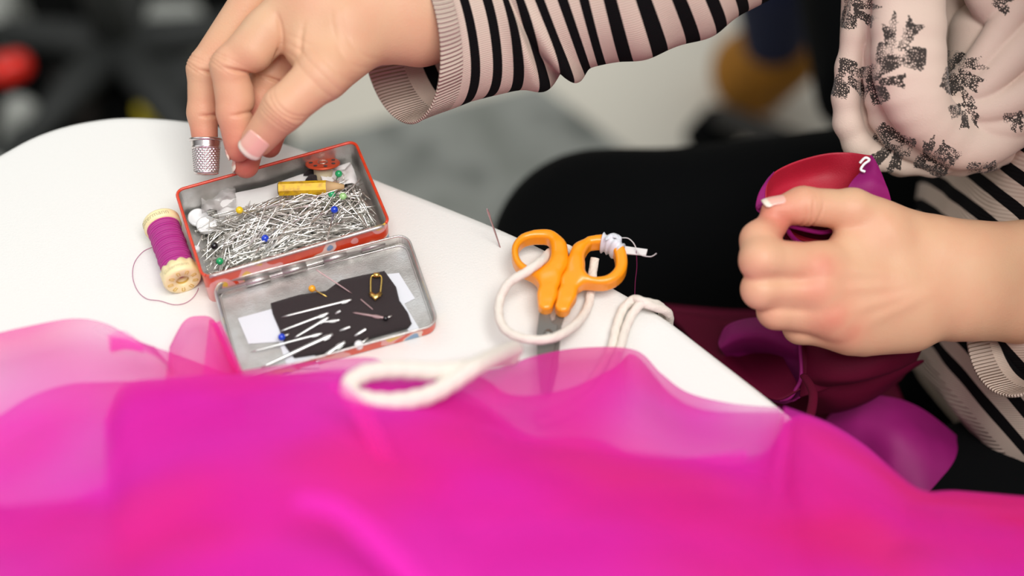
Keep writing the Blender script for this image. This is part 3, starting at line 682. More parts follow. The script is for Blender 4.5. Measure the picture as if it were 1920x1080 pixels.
o = mk('cotton_cord', *cordmesh(c1, .0022, 260), M['cord']); tag(o, 'loop of white cotton cord threaded round the orange handled scissors', 'cord')
CE = P(1243, 589, TZ)
c2 = [CE + V(-.03, -.02, -.040), CE + V(-.004, -.002, -.034), CE + V(.0035, .003, -.02), CE + V(.003, .0025, -.003), P(1222, 574, z(.005)), P(1203, 570, z(.006)), P(1185, 590, z(.004)), P(1172, 620, z(.004)), P(1160, 660, z(.006)), P(1130, 720, z(.006)), P(1080, 765, z(.006)), P(1010, 795, z(.004))]
CE = P(1230, 581, TZ)
c3 = [CE + V(-.03, -.02, -.040), CE + V(-.004, -.002, -.034), CE + V(.0035, .004, -.02), CE + V(.003, .0035, -.003), P(1208, 566, z(.0065)), P(1188, 562, z(.005)), P(1168, 580, z(.003)), P(1155, 615, z(.003)), P(1145, 655, z(.004)), P(1110, 715, z(.004)), P(1060, 760, z(.004)), P(1000, 780, z(.004))]
for c_, lab in ((c2, 'outer white cotton cord hanging over the slanting table edge'), (c3, 'inner white cotton cord bent over the slanting table edge beside its twin')):
    o = mk('cotton_cord', *cordmesh(c_, .0022, 220), M['cord']); tag(o, lab, 'cord')
zz = .062
c4 = [P(960, 668, z(.028)), P(920, 675, z(.045)), P(885, 688, z(.058)), P(820, 696, z(zz)), P(740, 693, z(zz)), P(685, 700, z(zz)), P(655, 722, z(zz)), P(670, 745, z(zz)), P(730, 754, z(zz)), P(800, 742, z(zz)), P(850, 715, z(zz)), P(890, 688, z(zz)), P(930, 668, z(.05)), P(965, 655, z(.03))]
o = mk('cotton_cord', *cordmesh(c4, .0039, 260), M['cord']); tag(o, 'thick white cord loop resting on top of the magenta tulle', 'cord')

# ------------------------------------------------------------------ magenta tulle heap
def layer(topc, botc, zt, zb, amp, seed, n=90, m=60, pw=.8):
    A = spline([(x, y, 0) for x, y in topc], n); B = spline([(x, y, 0) for x, y in botc], n); G = np.zeros((m, n, 3)); r = np.random.default_rng(seed)
    zt = np.interp(np.linspace(0, 1, n), np.linspace(0, 1, len(zt)), zt)
    for i in range(m):
        t = i / (m - 1); q = A + (B - A) * t; zz_ = TZ + zt + (zb - zt) * t ** pw
        for j in range(n): G[i, j] = P(q[j, 0], q[j, 1], zz_[j])
    s = np.sin(np.linspace(0, math.pi / 2, m)).reshape(-1, 1) ** .7
    G[..., 2] += amp * s * (wav(G * V(1, .9, 0), seed, 38, 6) + .5 * wav(G * V(1, .5, 0), seed + 1, 90, 4))
    return grid_mesh(G)
bot = [(-80, 1190), (320, 1190), (700, 1190), (1100, 1190), (1500, 1190), (1760, 1190), (2000, 1190)]
def bt(x0, x1, y=1190, k=5): return [(x0 + (x1 - x0) * i / (k - 1), y) for i in range(k)]
sat = [(195, 790), (232, 722), (330, 712), (450, 704), (560, 694), (640, 690), (720, 700), (800, 712), (900, 755), (990, 812), (1070, 815), (1130, 826), (1210, 860), (1330, 862), (1430, 850), (1480, 785), (1530, 785), (1620, 835), (1720, 915), (1800, 922), (1990, 938)]
LY = [
    layer([(-90, 660), (-30, 632), (60, 610), (140, 597), (200, 607), (262, 640), (340, 668), (425, 700)], bt(-120, 440), [.03, .03, .03, .02, .01], .085, .006, 1),
    layer([(200, 628), (232, 620), (262, 640), (290, 650)], [(205, 660), (240, 656), (290, 668), (330, 700)], [.032, .03, .02], .03, .001, 2, 30, 12),
    layer([(318, 650), (345, 602), (375, 592), (402, 600), (425, 645), (452, 702)], bt(300, 460, 800), [.012, .012, .012], .04, .002, 3, 40, 30),
    layer([(392, 600), (404, 604), (425, 645), (452, 702)], [(372, 780), (400, 780), (430, 780), (462, 780)], [.013, .013, .013], .041, .001, 4, 24, 20),
    layer([(-90, 830), (0, 778), (60, 742), (130, 720), (200, 716), (320, 712), (450, 695), (560, 680), (690, 670), (745, 688), (850, 700), (930, 692), (1000, 668), (1090, 652), (1190, 656), (1240, 700), (1290, 736), (1370, 756), (1462, 764)], bt(-120, 1560, 1190, 9), [.04, .035, .03, .02, .02, .03, .02, .015, .012, .012, .012], .12, .009, 5, 150, 70),
    layer([(700, 700), (880, 700), (960, 740), (1060, 730), (1150, 690), (1190, 665), (1260, 740), (1330, 770), (1470, 772)], bt(640, 1560, 1190, 6), [.03, .03, .02, .02, .02, .02], .11, .010, 6, 90, 60),
]
for i, (off, zb, amp) in enumerate(((0, .13, .010), (5, .145, .012), (11, .16, .012), (20, .17, .012))):
    tc_ = [(x + (8 * i if x < 400 else 0), y + off * (.3 if 1470 < x else 1) + (6 * math.sin(x * .013 + i * 2) if 300 < x < 1460 else 0)) for x, y in sat]
    LY.append(layer(tc_, bt(205 + 6 * i, 2010, 1190, 10), [.04, .04, .04, .045, .04, .035, .03, .025, .02, .02, .01, -.01], zb, amp, 20 + i, 170, 70))
LY.append(layer([(-90, 900), (60, 960), (240, 900), (600, 850), (900, 800), (1000, 830), (1300, 860), (1600, 930), (2000, 960)], bt(-140, 2020, 1190, 8), [.07, .07, .065, .06, .06, .055, .05, .03], .17, .014, 40, 150, 60))
LY.append(layer([(-90, 960), (200, 930), (600, 900), (980, 870), (1200, 900), (1560, 960), (2000, 990)], bt(-140, 2020, 1190, 8), [.08, .08, .075, .07, .065, .06], .18, .014, 41, 150, 60))
LY.append(layer([(1470, 762), (1500, 772), (1560, 795), (1625, 837), (1720, 915), (1800, 920), (1990, 936)], [(1400, 1190), (1500, 1190), (1600, 1190), (1700, 1190), (1850, 1190), (1950, 1190), (2010, 1190)], [.02, .01, 0, 0, 0, -.01], .14, .008, 44, 90, 60))
def strip(a, b_, z, k=2):
    for i in range(k): LY.append(layer([(x + 3 * i, y + 2 * i) for x, y in a], [(x, y - 2 * i) for x, y in b_], [z + .002 * i], z + .002 * i, .001, 60 + i, 40, 6))
strip([(560, 925), (640, 940), (720, 1000), (810, 1100)], [(545, 950), (625, 975), (690, 1035), (770, 1120)], .155, 3)
strip([(1040, 842), (1150, 850), (1280, 856), (1400, 842)], [(1050, 868), (1150, 880), (1280, 884), (1400, 868)], .05)
strip([(640, 715), (690, 760), (720, 820), (745, 880)], [(610, 720), (655, 770), (685, 830), (712, 890)], .09)
strip([(396, 606), (412, 640), (436, 700)], [(412, 602), (430, 640), (456, 700)], .018, 2)
strip([(205, 630), (235, 634), (268, 648)], [(208, 662), (238, 656), (268, 662)], .036, 2)
tu = mk('tulle_fabric', *cat(*LY), M['tulle']); tag(tu, 'sheer magenta tulle fabric heaped in soft folds over the front of the table', 'fabric')

# ------------------------------------------------------------------ hands
def finger_r(*mm): return [q / 1000 for q in mm]
def hand_mesh(fingers, thumb, wrist, elbow, meta_r, extra, lo_pad=.018, h=.0008, kf=.0011):
    """fingers: list of (pts, radii). wrist: list of (point, point) ulna/radius side centres"""
    (wa, wb), (ea, eb) = wrist, elbow
    def fn(p):
        d = None
        for pts, rad, *bul in fingers:
            q = chain(p, pts, rad, .0028)
            for a, b2, ra, rb in (bul[0] if bul else []): q = smin(q, cap_(p, a, b2, ra, rb), .004)
            d = q if d is None else smin(d, q, kf)
        pal = None
        n_ = len(fingers)
        for i, (pts, rad, *_b) in enumerate(fingers):
            wp = np.array(wa) + (np.array(wb) - np.array(wa)) * (i / (n_ - 1) * .8 + .1)
            mid = (np.array(pts[0]) + wp) / 2
            q = chain(p, [wp, mid, pts[0]], [.0125, meta_r, rad[0] * 1.02], .004)
            pal = q if pal is None else smin(pal, q, .012)
        fa = smin(cap_(p, wa, ea, .0150, .022), cap_(p, wb, eb, .0150, .022), .024)
        pal = smin(pal, fa, .020)
        t_ = chain(p, thumb[0], thumb[1], .0035)
        pal = smin(pal, cap_(p, thumb[0][0], (np.array(thumb[0][1])), thumb[1][0], thumb[1][1]), .016)
        for a, b2, ra, rb, k in extra: pal = smin(pal, cap_(p, a, b2, ra, rb), k)
        d = smin(d, pal, .005)
        return smin(d, t_, .0028)
    al = np.array([q for F_ in fingers for q in F_[0]] + list(thumb[0]) + [wa, wb, ea, eb])
    return sdf_mesh(fn, al.min(0) - lo_pad - .006, al.max(0) + lo_pad + .006, h)
def crease(v, n, c, axis, side, R, amp, wd, sharp=2, cnt=1, gap=.0018):
    """groove lines across a finger: c centre, axis finger direction, side = outward direction it sits on"""
    axis = nrm(axis); side = nrm(side)
    q = v - c; al = q @ axis; rad = np.linalg.norm(q - al[:, None] * axis, axis=1)
    ms = np.exp(-(np.linalg.norm(q, axis=1) / R) ** 6) * np.clip(n @ side * 1.6, 0, 1)
    sd = np.cross(axis, side); la = q @ sd
    for i in range(cnt):
        o_ = (i - (cnt - 1) / 2) * gap; cur = al - o_ - .6 * np.sign(o_ + 1e-9) * la * la * 25
        v -= n * (amp * ms * np.exp(-(cur / wd) ** 2))[:, None]
    return v
def nail(a, b_, r, nd, parent, L_=.011, wd=.62, off=.0):
    """a: joint, b_: tip centre, r: tip radius, nd: dorsal direction"""
    ax_ = nrm(np.array(b_) - a); nd = nrm(nd - ax_ * (nd @ ax_)); sd = np.cross(ax_, nd); G = np.zeros((13, 11, 3)); ed = np.zeros((13, 11))
    for i in range(13):
        for j in range(11):
            t = i / 12; u = (j / 10 * 2 - 1)
            base = np.sqrt(max(0, 1 - u * u)); t2 = (1 - base) * .22 + t * (1 + .10 * base - (1 - base) * .30)
            th_ = u * wd * 1.35; x = (t2 - .62) * L_
            rr_ = r * 1.0
            dz = -max(0, x - 0) ** 2 / (r * 3.2)
            G[i, j] = np.array(b_) + ax_ * (x + off) + (rr_ * math.cos(th_) + .0004 + dz) * nd + rr_ * math.sin(th_) * sd; ed[i, j] = t
    v, f = grid_mesh(G); o = mk('fingernail', v, f, M['nail'], parent); attr(o, 'edge', ed.ravel())
    s = o.modifiers.new('thickness', 'SOLIDIFY'); s.thickness = .0005; s.offset = 0
    return o

# --- right hand of the person (upper left in view), pinching over the tin
RH_i = ([W(568, -12, .690), W(430, 124, .689), W(438, 212, .693), W(447, 280, .697)], finger_r(11.5, 9.0, 7.9, 6.2), [(W(500, 62, .690), W(476, 96, .688), .0112, .0100), (W(450, 172, .692), W(452, 186, .692), .0066, .0066), (W(447, 235, .694), W(452, 262, .695), .0068, .0066)])
RH_m = ([W(525, -70, .703), W(384, 128, .706), W(380, 212, .710), W(387, 292, .712)], finger_r(11.5, 8.6, 7.4, 5.8))
RH_r = ([W(600, 0, .716), W(505, 145, .712), W(478, 225, .713), W(461, 310, .709)], finger_r(12, 9.0, 7.6, 6.5))
RH_p = ([W(615, 10, .740), W(560, 140, .732), W(525, 208, .734), W(505, 274, .728)], finger_r(11, 8.8, 7.4, 6.0))
RH_t = ([W(690, 60, .700), W(606, 138, .680), W(532, 204, .674), W(484, 262, .683)], finger_r(15, 12.2, 10.2, 8.0))
rw = (W(790, -40, .705), W(786, 58, .712)); re_ = (W(1150, -120, .70), W(1150, -60, .71))
ex = [(W(640, 40, .690), W(600, 0, .690), .015, .012, .012), (W(575, 20, .692), W(580, 88, .688), .0145, .0125, .008), (W(600, 60, .700), W(560, 90, .706), .012, .008, .008), (W(700, 20, .705), W(620, -20, .71), .018, .015, .014)]
vr, qr = hand_mesh([RH_i, RH_m, RH_r, RH_p], RH_t, rw, re_, .0125, ex)
n_ = vnorm(vr, qr)
toc = lambda v: nrm(CAM - v)
dn = V(1, 0, 0)
def fd(F, i): return F[0][i + 1] - F[0][i]
right = lambda q: V(1, 0, 0)
for F, pal_side, dors in ((RH_i, V(1, -.3, -.1), V(-1, -.3, .4)), (RH_m, V(1, -.2, 0), V(-1, -.2, .3)), (RH_r, V(.8, -.4, 0), V(-1, 0, .3))):
    vr = crease(vr, n_, F[0][1], fd(F, 0) / np.linalg.norm(fd(F, 0)) + fd(F, 1) / np.linalg.norm(fd(F, 1)), pal_side, .013, .0021, .0009, cnt=1)
    vr = crease(vr, n_, F[0][2], fd(F, 1), pal_side, .011, .0016, .0009, cnt=1)
    vr = crease(vr, n_, F[0][1], fd(F, 0) + fd(F, 1), dors, .012, .0005, .0005, cnt=4, gap=.0016)
vr = crease(vr, n_, RH_t[0][2] + V(.0005, 0, 0), fd(RH_t, 2), V(.1, -.7, .7), .0125, .0009, .0005, cnt=5, gap=.0020)
vr = crease(vr, n_, W(630, 130, .67), V(-.6, -.2, -.5), V(0, -.7, .7), .03, .0003, .0009, cnt=5, gap=.005)
vr = crease(vr, n_, W(540, 82, .684), V(.9, .2, -.3), V(.2, -.7, .5), .014, .0016, .0011, cnt=2, gap=.007)

# --- left hand of the person (right in view), back of the hand to the camera
LH_i = ([W(1540, 502, .682), W(1428, 488, .668), W(1424, 450, .676), W(1450, 420, .684)], finger_r(11.5, 10.2, 8.9, 7.2))
LH_m = ([W(1532, 545, .680), W(1428, 542, .672), W(1448, 515, .694), W(1478, 490, .704)], finger_r(11, 9.4, 8, 6.6))
LH_r = ([W(1560, 592, .684), W(1455, 582, .680), W(1472, 560, .700), W(1500, 540, .712)], finger_r(10.5, 8.8, 7.6, 6.4))
LH_p = ([W(1590, 622, .692), W(1500, 613, .690), W(1508, 592, .708), W(1530, 570, .718)], finger_r(9.5, 8.0, 7, 6))
LH_t = ([W(1720, 460, .706), W(1598, 394, .690), W(1505, 386, .684), W(1452, 396, .682)], finger_r(15, 9.8, 8.9, 6.4))
lw_ = (W(1800, 480, .708), W(1800, 572, .712)); le = (W(2120, 470, .74), W(2120, 600, .75))
ex = [(W(1650, 440, .694), W(1600, 470, .690), .013, .010, .008), (W(1700, 560, .700), W(1600, 560, .695), .016, .013, .014), (W(1620, 630, .698), W(1700, 610, .704), .008, .012, .012)]
vl, ql = hand_mesh([LH_i, LH_m, LH_r, LH_p], LH_t, lw_, le, .0120, ex, kf=.0016)
nl = vnorm(vl, ql)
vl = crease(vl, nl, LH_t[0][2] + V(.002, 0, 0), fd(LH_t, 1), V(0, -.9, -.3), .013, .0009, .0007, cnt=3, gap=.0032)
vl = crease(vl, nl, LH_t[0][2], fd(LH_t, 1), V(0, .2, 1), .011, .0003, .0005, cnt=4, gap=.0018)
vl = crease(vl, nl, LH_i[0][1], fd(LH_i, 0), V(-.4, -.3, .8), .012, .0003, .0005, cnt=3, gap=.002)
for F, G_ in ((LH_i, LH_m), (LH_m, LH_r), (LH_r, LH_p)):      # grooves between neighbouring fingers running up to the knuckles
    a_, b2 = (F[0][1] + G_[0][1]) / 2, (F[0][0] + G_[0][0]) / 2; a_, b2 = a_ - FW * .008, b2 - FW * .010
    q = vl - a_; ba = b2 - a_; t_ = np.clip((q @ ba) / (ba @ ba), 0, 1.0); dd = np.linalg.norm(q - t_[:, None] * ba, axis=1)
    vl = vl - nl * (.0012 * np.exp(-(dd / .0042) ** 2) * (1 - .5 * t_))[:, None]
# knuckle bumps and tendon ridges on the back of the left hand
for F, a_ in ((LH_i, .0012), (LH_m, .0016), (LH_r, .0014), (LH_p, .0012)):
    c_ = F[0][0] + toc(F[0][0]) * .010
    d_ = np.linalg.norm(vl - c_, axis=1); vl += nl * (a_ * np.exp(-(d_ / .008) ** 2))[:, None]
    wq = (lw_[0] + lw_[1]) / 2; a0 = F[0][0]; dr = nrm(wq - a0); q = vl - a0; al = q @ dr
    side_ = nrm(np.cross(dr, toc(a0))); la = q @ side_
    ms = np.clip(al / .01, 0, 1) * np.clip((.045 - al) / .02, 0, 1) * np.clip(nl @ toc(a0), 0, 1)
    vl += nl * (.0007 * ms * np.exp(-(la / .0028) ** 2))[:, None]

# torso, neck, head, legs (mostly hidden by clothing)
PEL, BEL, CHE, NEK, HED = V(.46, .10, .57), V(.405, .10, .72), V(.37, .115, .92), V(.345, .12, 1.10), V(.31, .12, 1.235)
SHL, SHR = V(.38, -.055, 1.02), V(.365, .285, 1.03)
EBL, EBR = V(.43, -.075, .77), W(1560, -300, .70)
KNL, KNR = V(.05, -.10, .525), P(1122, 485, .575)
ANL, ANR = V(.06, -.10, .09), V(.075, .15, .09)
def body(p):
    d = smin(cap_(p, PEL - V(0, .06, 0), PEL + V(0, .06, 0), .105, .105), cap_(p, BEL - V(0, .03, 0), BEL + V(0, .03, 0), .10, .10), .09)
    d = smin(d, cap_(p, CHE - V(0, .06, 0), CHE + V(0, .06, 0), .10, .10), .09)
    d = smin(d, cap_(p, SHL, SHR, .048, .048), .06); d = smin(d, cap_(p, CHE + V(0, 0, .08), NEK, .055, .047), .05)
    d = smin(d, cap_(p, NEK, NEK + (HED - NEK) * .5, .047, .045), .03)
    hd = cap_(p, HED + V(.01, 0, .03), HED + V(-.01, 0, -.035), .078, .058)
    hd = smin(hd, cap_(p, HED + V(-.085, 0, .005), HED + V(-.098, 0, -.018), .006, .010), .02)      # nose
    hd = smin(hd, cap_(p, HED + V(-.072, -.016, -.045), HED + V(-.072, .016, -.045), .009, .009), .012)
    hd = smin(hd, cap_(p, HED + V(-.06, 0, -.075), HED + V(-.055, 0, -.072), .018, .018), .03)     # chin
    for s in (-1, 1):
        hd = smin(hd, cap_(p, HED + V(.01, s * .078, .008), HED + V(.005, s * .075, -.018), .009, .006), .006)
    d = smin(d, hd, .02)
    for S_, E_ in ((SHL, EBL), (SHR, EBR)): d = smin(d, cap_(p, S_, E_, .045, .036), .03)
    for E_, F_ in ((EBL, (le[0] + le[1]) / 2), (EBR, (re_[0] + re_[1]) / 2)): d = smin(d, cap_(p, E_, F_, .036, .024), .01)
    for s, K_, A_ in ((-1, KNL, ANL), (1, KNR, ANR)):
        H_ = (V(.41, -.045, .60) if s < 0 else PEL + V(-.03, .085, 0)); d = smin(d, cap_(p, H_, K_, .074, .050), .03); d = smin(d, cap_(p, K_, A_, .05, .032), .02)
        d = smin(d, cap_(p, A_ + V(.02, 0, -.05), A_ + V(-.13, 0, -.062), .032, .024), .02)
    return d
al = np.array([PEL, KNL, KNR, ANL, ANR, HED, SHL, SHR, EBL, EBR])
vb, qb = sdf_mesh(body, al.min(0) - .16, al.max(0) + .16, .007)
print('verts', len(vr), len(vl), len(vb))

pe = thing('person', V(.40, .10, 0), 'person in a striped knit sweater and bow print scarf sewing purple satin at the table', 'person')
vv = np.vstack([vr, vl, vb]); qq = np.vstack([qr, ql + len(vr), qb + len(vr) + len(vl)])
bd = mk('body', vv, qq, M['skin'], pe)
bl = np.zeros(len(vv))
def blush(c, r, a): bl[:] = np.maximum(bl, a * np.exp(-(np.linalg.norm(vv - c, axis=1) / r) ** 2))
for F in (RH_i, RH_m, RH_r, RH_p, LH_i, LH_m): blush(F[0][3], .016, .75)
for F in (RH_i, RH_m): blush(F[0][2], .012, .3); blush(F[0][1], .014, .15)
blush(RH_t[0][3], .014, .3); blush(RH_t[0][2], .012, .12); blush(RH_r[0][2] + V(0, 0, 0), .02, .5); blush(LH_t[0][2] + UP * .008, .008, .3); blush(LH_t[0][3], .012, .2)
for F in (LH_i, LH_m, LH_r, LH_p): blush(F[0][0] + toc(F[0][0]) * .012, .010, .42)
attr(bd, 'blush', bl)
nail(RH_t[0][2], RH_t[0][3] + nrm(fd(RH_t, 2)) * .0015, .0080, nrm(V(.05, -.75, .62)), bd, .0125, .66)
nail(RH_r[0][2], RH_r[0][3], .0063, V(-1, -.1, .1), bd, .0105, .6)
nail(RH_i[0][2], RH_i[0][3], .0059, V(-1, .25, .1), bd, .0105, .6)
nail(LH_t[0][2], LH_t[0][3] + nrm(fd(LH_t, 2)) * .002, .0066, V(-.1, .45, 1), bd, .0105, .52, -.001)

for s in (-1, 1):
    mk('eye', *ball(HED + V(-.073, s * .030, .012), .011), M['sclera'], bd)
    mk('iris', *ball(HED + V(-.0805, s * .030, .009), .0052, sc=(.8, 1, 1)), M['gblack'], bd)
mk('lips', *tube(spline([HED + V(-.074, -.022, -.047), HED + V(-.084, 0, -.046), HED + V(-.074, .022, -.047)], 14), [.001] + [.0042] * 12 + [.001], 8), M['lip'], bd)
def hairf(p):
    d = cap_(p, HED + V(.025, 0, .040), HED + V(.025, 0, .0), .088, .078)
    d = smin(d, cap_(p, HED + V(.055, 0, .0), HED + V(.065, 0, -.09), .06, .045), .05)
    return np.maximum(d, -(cap_(p, HED + V(-.09, 0, .0), HED + V(-.05, 0, -.07), .072, .072)))
vh, qh = sdf_mesh(hairf, HED - .2, HED + .2, .005)
vh = vh + vnorm(vh, qh) * (.002 * np.sin(vh[:, 1] * 700 + 3 * np.sin(vh[:, 2] * 60)))[:, None]
mk('hair', vh, qh, M['hair'], pe)

# thimble on the middle finger
ta = nrm(W(387, 325, .712) - W(386, 262, .712)); t0 = W(386, 262, .7115); e1 = nrm(V(1, 0, 0) - ta * ta[0]); e2 = np.cross(ta, e1)
tt = thing('thimble', t0, 'silver dimpled metal thimble worn on a fingertip above the table', 'thimble')
nn, mm = 132, 84; G = []
for i in range(mm):
    t = i / (mm - 1); h = t * .0180
    r_ = .00735 - .0012 * t if t < .93 else (.00735 - .0012 * .93) * math.sqrt(max(0, 1 - ((t - .93) / .075) ** 2)) * 1.0
    if t < .30: r_ += .0003 * math.exp(-((t - .22) / .02) ** 2)
    a = np.arange(nn) / nn * 2 * math.pi
    rr = np.full(nn, max(r_, .0002))
    if .24 < t < .90:
        row = h / .00112; k = int(row); rr -= .0007 * np.clip(np.cos((a * 22 / 2 + (k % 2) * math.pi / 2) ) ** 2 * 1.2 - .1, 0, 1) * math.sin((row - k) * math.pi)
    G.append(t0 + ta * h + rr[:, None] * (np.cos(a)[:, None] * e1 + np.sin(a)[:, None] * e2))
G = np.array(G); v = G.reshape(-1, 3)
f = [[i * nn + j, i * nn + (j + 1) % nn, (i + 1) * nn + (j + 1) % nn, (i + 1) * nn + j] for i in range(mm - 1) for j in range(nn)] + [[(mm - 1) * nn + j for j in range(nn)]]
mk('cap', v, f, M['chrome'], tt)
rg_ = [t0 + .0076 * (math.cos(x) * e1 + math.sin(x) * e2) for x in np.linspace(0, 2 * math.pi, 60)]
mk('rolled_rim', *tube(rg_, .0008, 10, caps=False, ref=ta), M['chrome'], tt)

# ------------------------------------------------------------------ sweater
sw = mk('sweater', *(lambda r: r)((lambda fn: sdf_mesh(fn, PEL + V(-.30, -.26, -.06), V(.60, .42, 1.16), .0045))(
    lambda p: np.maximum(np.maximum(
        smin(smin(smin(smin(cap_(p, V(.355, .035, .612), V(.40, .16, .62), .115, .115), cap_(p, PEL + V(-.03, -.065, .03), PEL + V(-.03, .065, .03), .125, .125), .05), cap_(p, BEL + V(-.03, -.03, 0), BEL + V(-.03, .03, 0), .122, .122), .10),
             cap_(p, CHE - V(0, .06, 0), CHE + V(0, .06, 0), .115, .115), .09), cap_(p, SHL, SHR, .062, .062), .06),
        -((p - P(1765, 745, .63).astype(np.float32)) @ nrm(V(.75, .42, .50)).astype(np.float32))), -( -cap_(p, NEK, NEK + V(-.01, 0, .1), .06, .06)) * 0 - 1e3 * 0 + np.float32(-1)))), M['knit'], pe)
v = np.array([q.co for q in sw.data.vertices]) + ORG['person']
axs = nrm(V(.75, .42, .50)); al = (v - P(1765, 745, .63)) @ axs
attr(sw, 'along', al - .0125 + .003 * wav(v, 5, 30)); attr(sw, 'around', v @ nrm(np.cross(axs, V(-.3, -1, .2))))
nn_ = np.array([q.normal for q in sw.data.vertices]); k = wav(v * V(1, 1, 1.5), 8, 55, 5) * .004
sw.data.vertices.foreach_set('co', (v - ORG['person'] + nn_ * k[:, None]).ravel())

def sleeve(name, path, radii, ell, open_n, folds, seed, n=220, m=110, lip=None, parent=sw):
    """loose knitted sleeve: path of centres from cuff up the arm"""
    p = spline(path, n); R = np.interp(np.linspace(0, 1, n), np.linspace(0, 1, len(radii)), radii)
    Lc = np.concatenate([[0], np.cumsum(np.linalg.norm(np.diff(p, axis=0), axis=1))])
    T, N, B = frames(p, FW); a = np.arange(m) / m * 2 * math.pi
    # shear first rings so that the cuff opening has its own plane
    G = np.zeros((n, m, 3))
    for i in range(n):
        ring = R[i] * (np.cos(a)[:, None] * N[i] * ell + np.sin(a)[:, None] * B[i])
        wgt = math.exp(-(Lc[i] / .05) ** 2)
        ring = ring + (ring @ open_n)[:, None] * T[i] * wgt * -1
        G[i] = p[i] + ring
    v = G.reshape(-1, 3); nr = np.repeat(p, m, axis=0); dr = v - nr; dr /= np.linalg.norm(dr, axis=1)[:, None]
    along = np.repeat(Lc, m); am = np.clip(along / .03, 0, 1)
    A_ = np.tile(a, n)
    dsp = .0018 * wav(v, seed, 70, 5) * am
    for (c, w_, ang, wa_, amp, tw_) in folds:
        dsp = dsp + amp * np.exp(-((along - c - tw_ * (A_ - ang)) / w_) ** 2) * np.exp(-((np.angle(np.exp(1j * (A_ - ang)))) / wa_) ** 2)
    v = v + dr * dsp[:, None]
    f = [[i * m + j, i * m + (j + 1) % m, (i + 1) * m + (j + 1) % m, (i + 1) * m + j] for i in range(n - 1) for j in range(m)]
    o = mk(name, v, f, M['knit'], parent)
    attr(o, 'along', along - .0205); attr(o, 'around', (A_ * np.mean(radii[:3])))
    solid(o, .0014)
    return o
RC = [W(748, 72, .716), W(800, 60, .715), W(860, 42, .713), W(950, 14, .712), W(1060, -30, .708), W(1200, -75, .703), W(1380, -180, .70), EBR, (EBR + SHR) / 2, SHR]
sleeve('sleeve', RC, [.043, .0405, .039, .040, .042, .043, .046, .050, .055, .058, .060], .72, nrm(V(0, -.55, -.55)) * .0 + FW * .75,
       [(.055, .006, 4.2, .8, .006, .010), (.072, .005, 4.4, .9, .006, .012), (.064, .004, 4.3, .9, -.006, .011), (.115, .008, 4.3, .7, .004, .0), (.14, .01, 4.6, .6, .004, 0)], 3, n=300)
LC = [W(1914, 592, .704), W(1965, 582, .715), W(2050, 560, .735), W(2150, 545, .745), EBL + V(0, 0, .0), (EBL + SHL) / 2, SHL]
sleeve('sleeve', LC, [.038, .037, .040, .045, .050, .055, .058], 0.85, -UP * .38, [], 9, n=200)

# ------------------------------------------------------------------ trousers
def trs(p):
    d = cap_(p, PEL - V(0, .06, .01), PEL + V(0, .06, -.01), .115, .115)
    for s, K_, A_ in ((-1, KNL, ANL), (1, KNR, ANR)):
        H_ = (V(.40, -.045, .60) if s < 0 else PEL + V(-.04, .085, 0)); d = smin(d, cap_(p, H_, K_, .092 if s < 0 else .088, .066), .04); d = smin(d, cap_(p, K_, A_ + V(0, 0, .03), .062, .048), .03)
    return d
vt, qt = sdf_mesh(trs, al_lo := np.minimum(np.minimum(KNL, ANL), PEL) - V(.12, .16, .12), np.maximum(np.maximum(KNR, PEL), ANR) + V(.14, .16, .14), .006)
mk('trousers', vt, qt, M['trouser'], pe)

# ------------------------------------------------------------------ scarf
def px_chain(L_): return [W(*q) for q in L_]
SCF = [
    ([(1640, -90, .712), (1610, 40, .715), (1590, 140, .720), (1588, 225, .726), (1622, 285, .732), (1700, 306, .734), (1790, 308, .734), (1870, 293, .734), (1990, 240, .734)], [8, 7, 6.5, 7, 7, 6, 6, 6, 7]),
    ([(1670, -90, .706), (1655, 60, .708), (1648, 160, .714), (1668, 235, .722), (1730, 282, .726), (1810, 297, .726), (1990, 215, .726)], [7, 7, 7, 8, 7.5, 6, 7]),
    ([(1680, -90, .694), (1678, 60, .694), (1684, 150, .697), (1712, 215, .704), (1760, 258, .712), (1830, 283, .719), (1990, 190, .72)], [10, 11, 11, 10, 9, 8, 8]),
    ([(1735, -90, .694), (1733, 60, .694), (1738, 150, .697), (1750, 205, .703), (1800, 250, .714), (1860, 262, .716), (1990, 170, .716)], [10, 10, 9.5, 9, 9, 8, 8]),
    ([(1780, 196, .712), (1850, 236, .712), (1920, 222, .71), (1990, 160, .71)], [4, 6.5, 7, 8]),
    ([(1776, 190, .712), (1840, 205, .708), (1920, 175, .704), (1990, 110, .70)], [4, 6.5, 8, 9]),
    ([(1778, 180, .714), (1835, 165, .706), (1900, 105, .700), (1990, 20, .695)], [4, 6, 8, 9]),
    ([(1785, 160, .716), (1830, 120, .706), (1880, 50, .700), (1950, -60, .69)], [4, 6, 7, 9]),
    ([(1785, -90, .730), (1788, 30, .732), (1792, 110, .735), (1795, 170, .733)], [8, 7, 6, 5]),
    ([(1840, -90, .700), (1850, -20, .702), (1875, 35, .708), (1910, 20, .70)], [11, 11, 7, 7]),
]
SC2 = [(px_chain(a), [q / 1000 for q in b_]) for a, b_ in SCF]
SC2 = [(list(spline(a, 14)), list(np.interp(np.linspace(0, 1, 14), np.linspace(0, 1, len(b_)), b_))) for a, b_ in SC2]
back = [cap_ and (W(1700, -90, .73), W(1700, 230, .738), .012, .012), (W(1850, 60, .732), W(1860, 240, .738), .018, .012)]
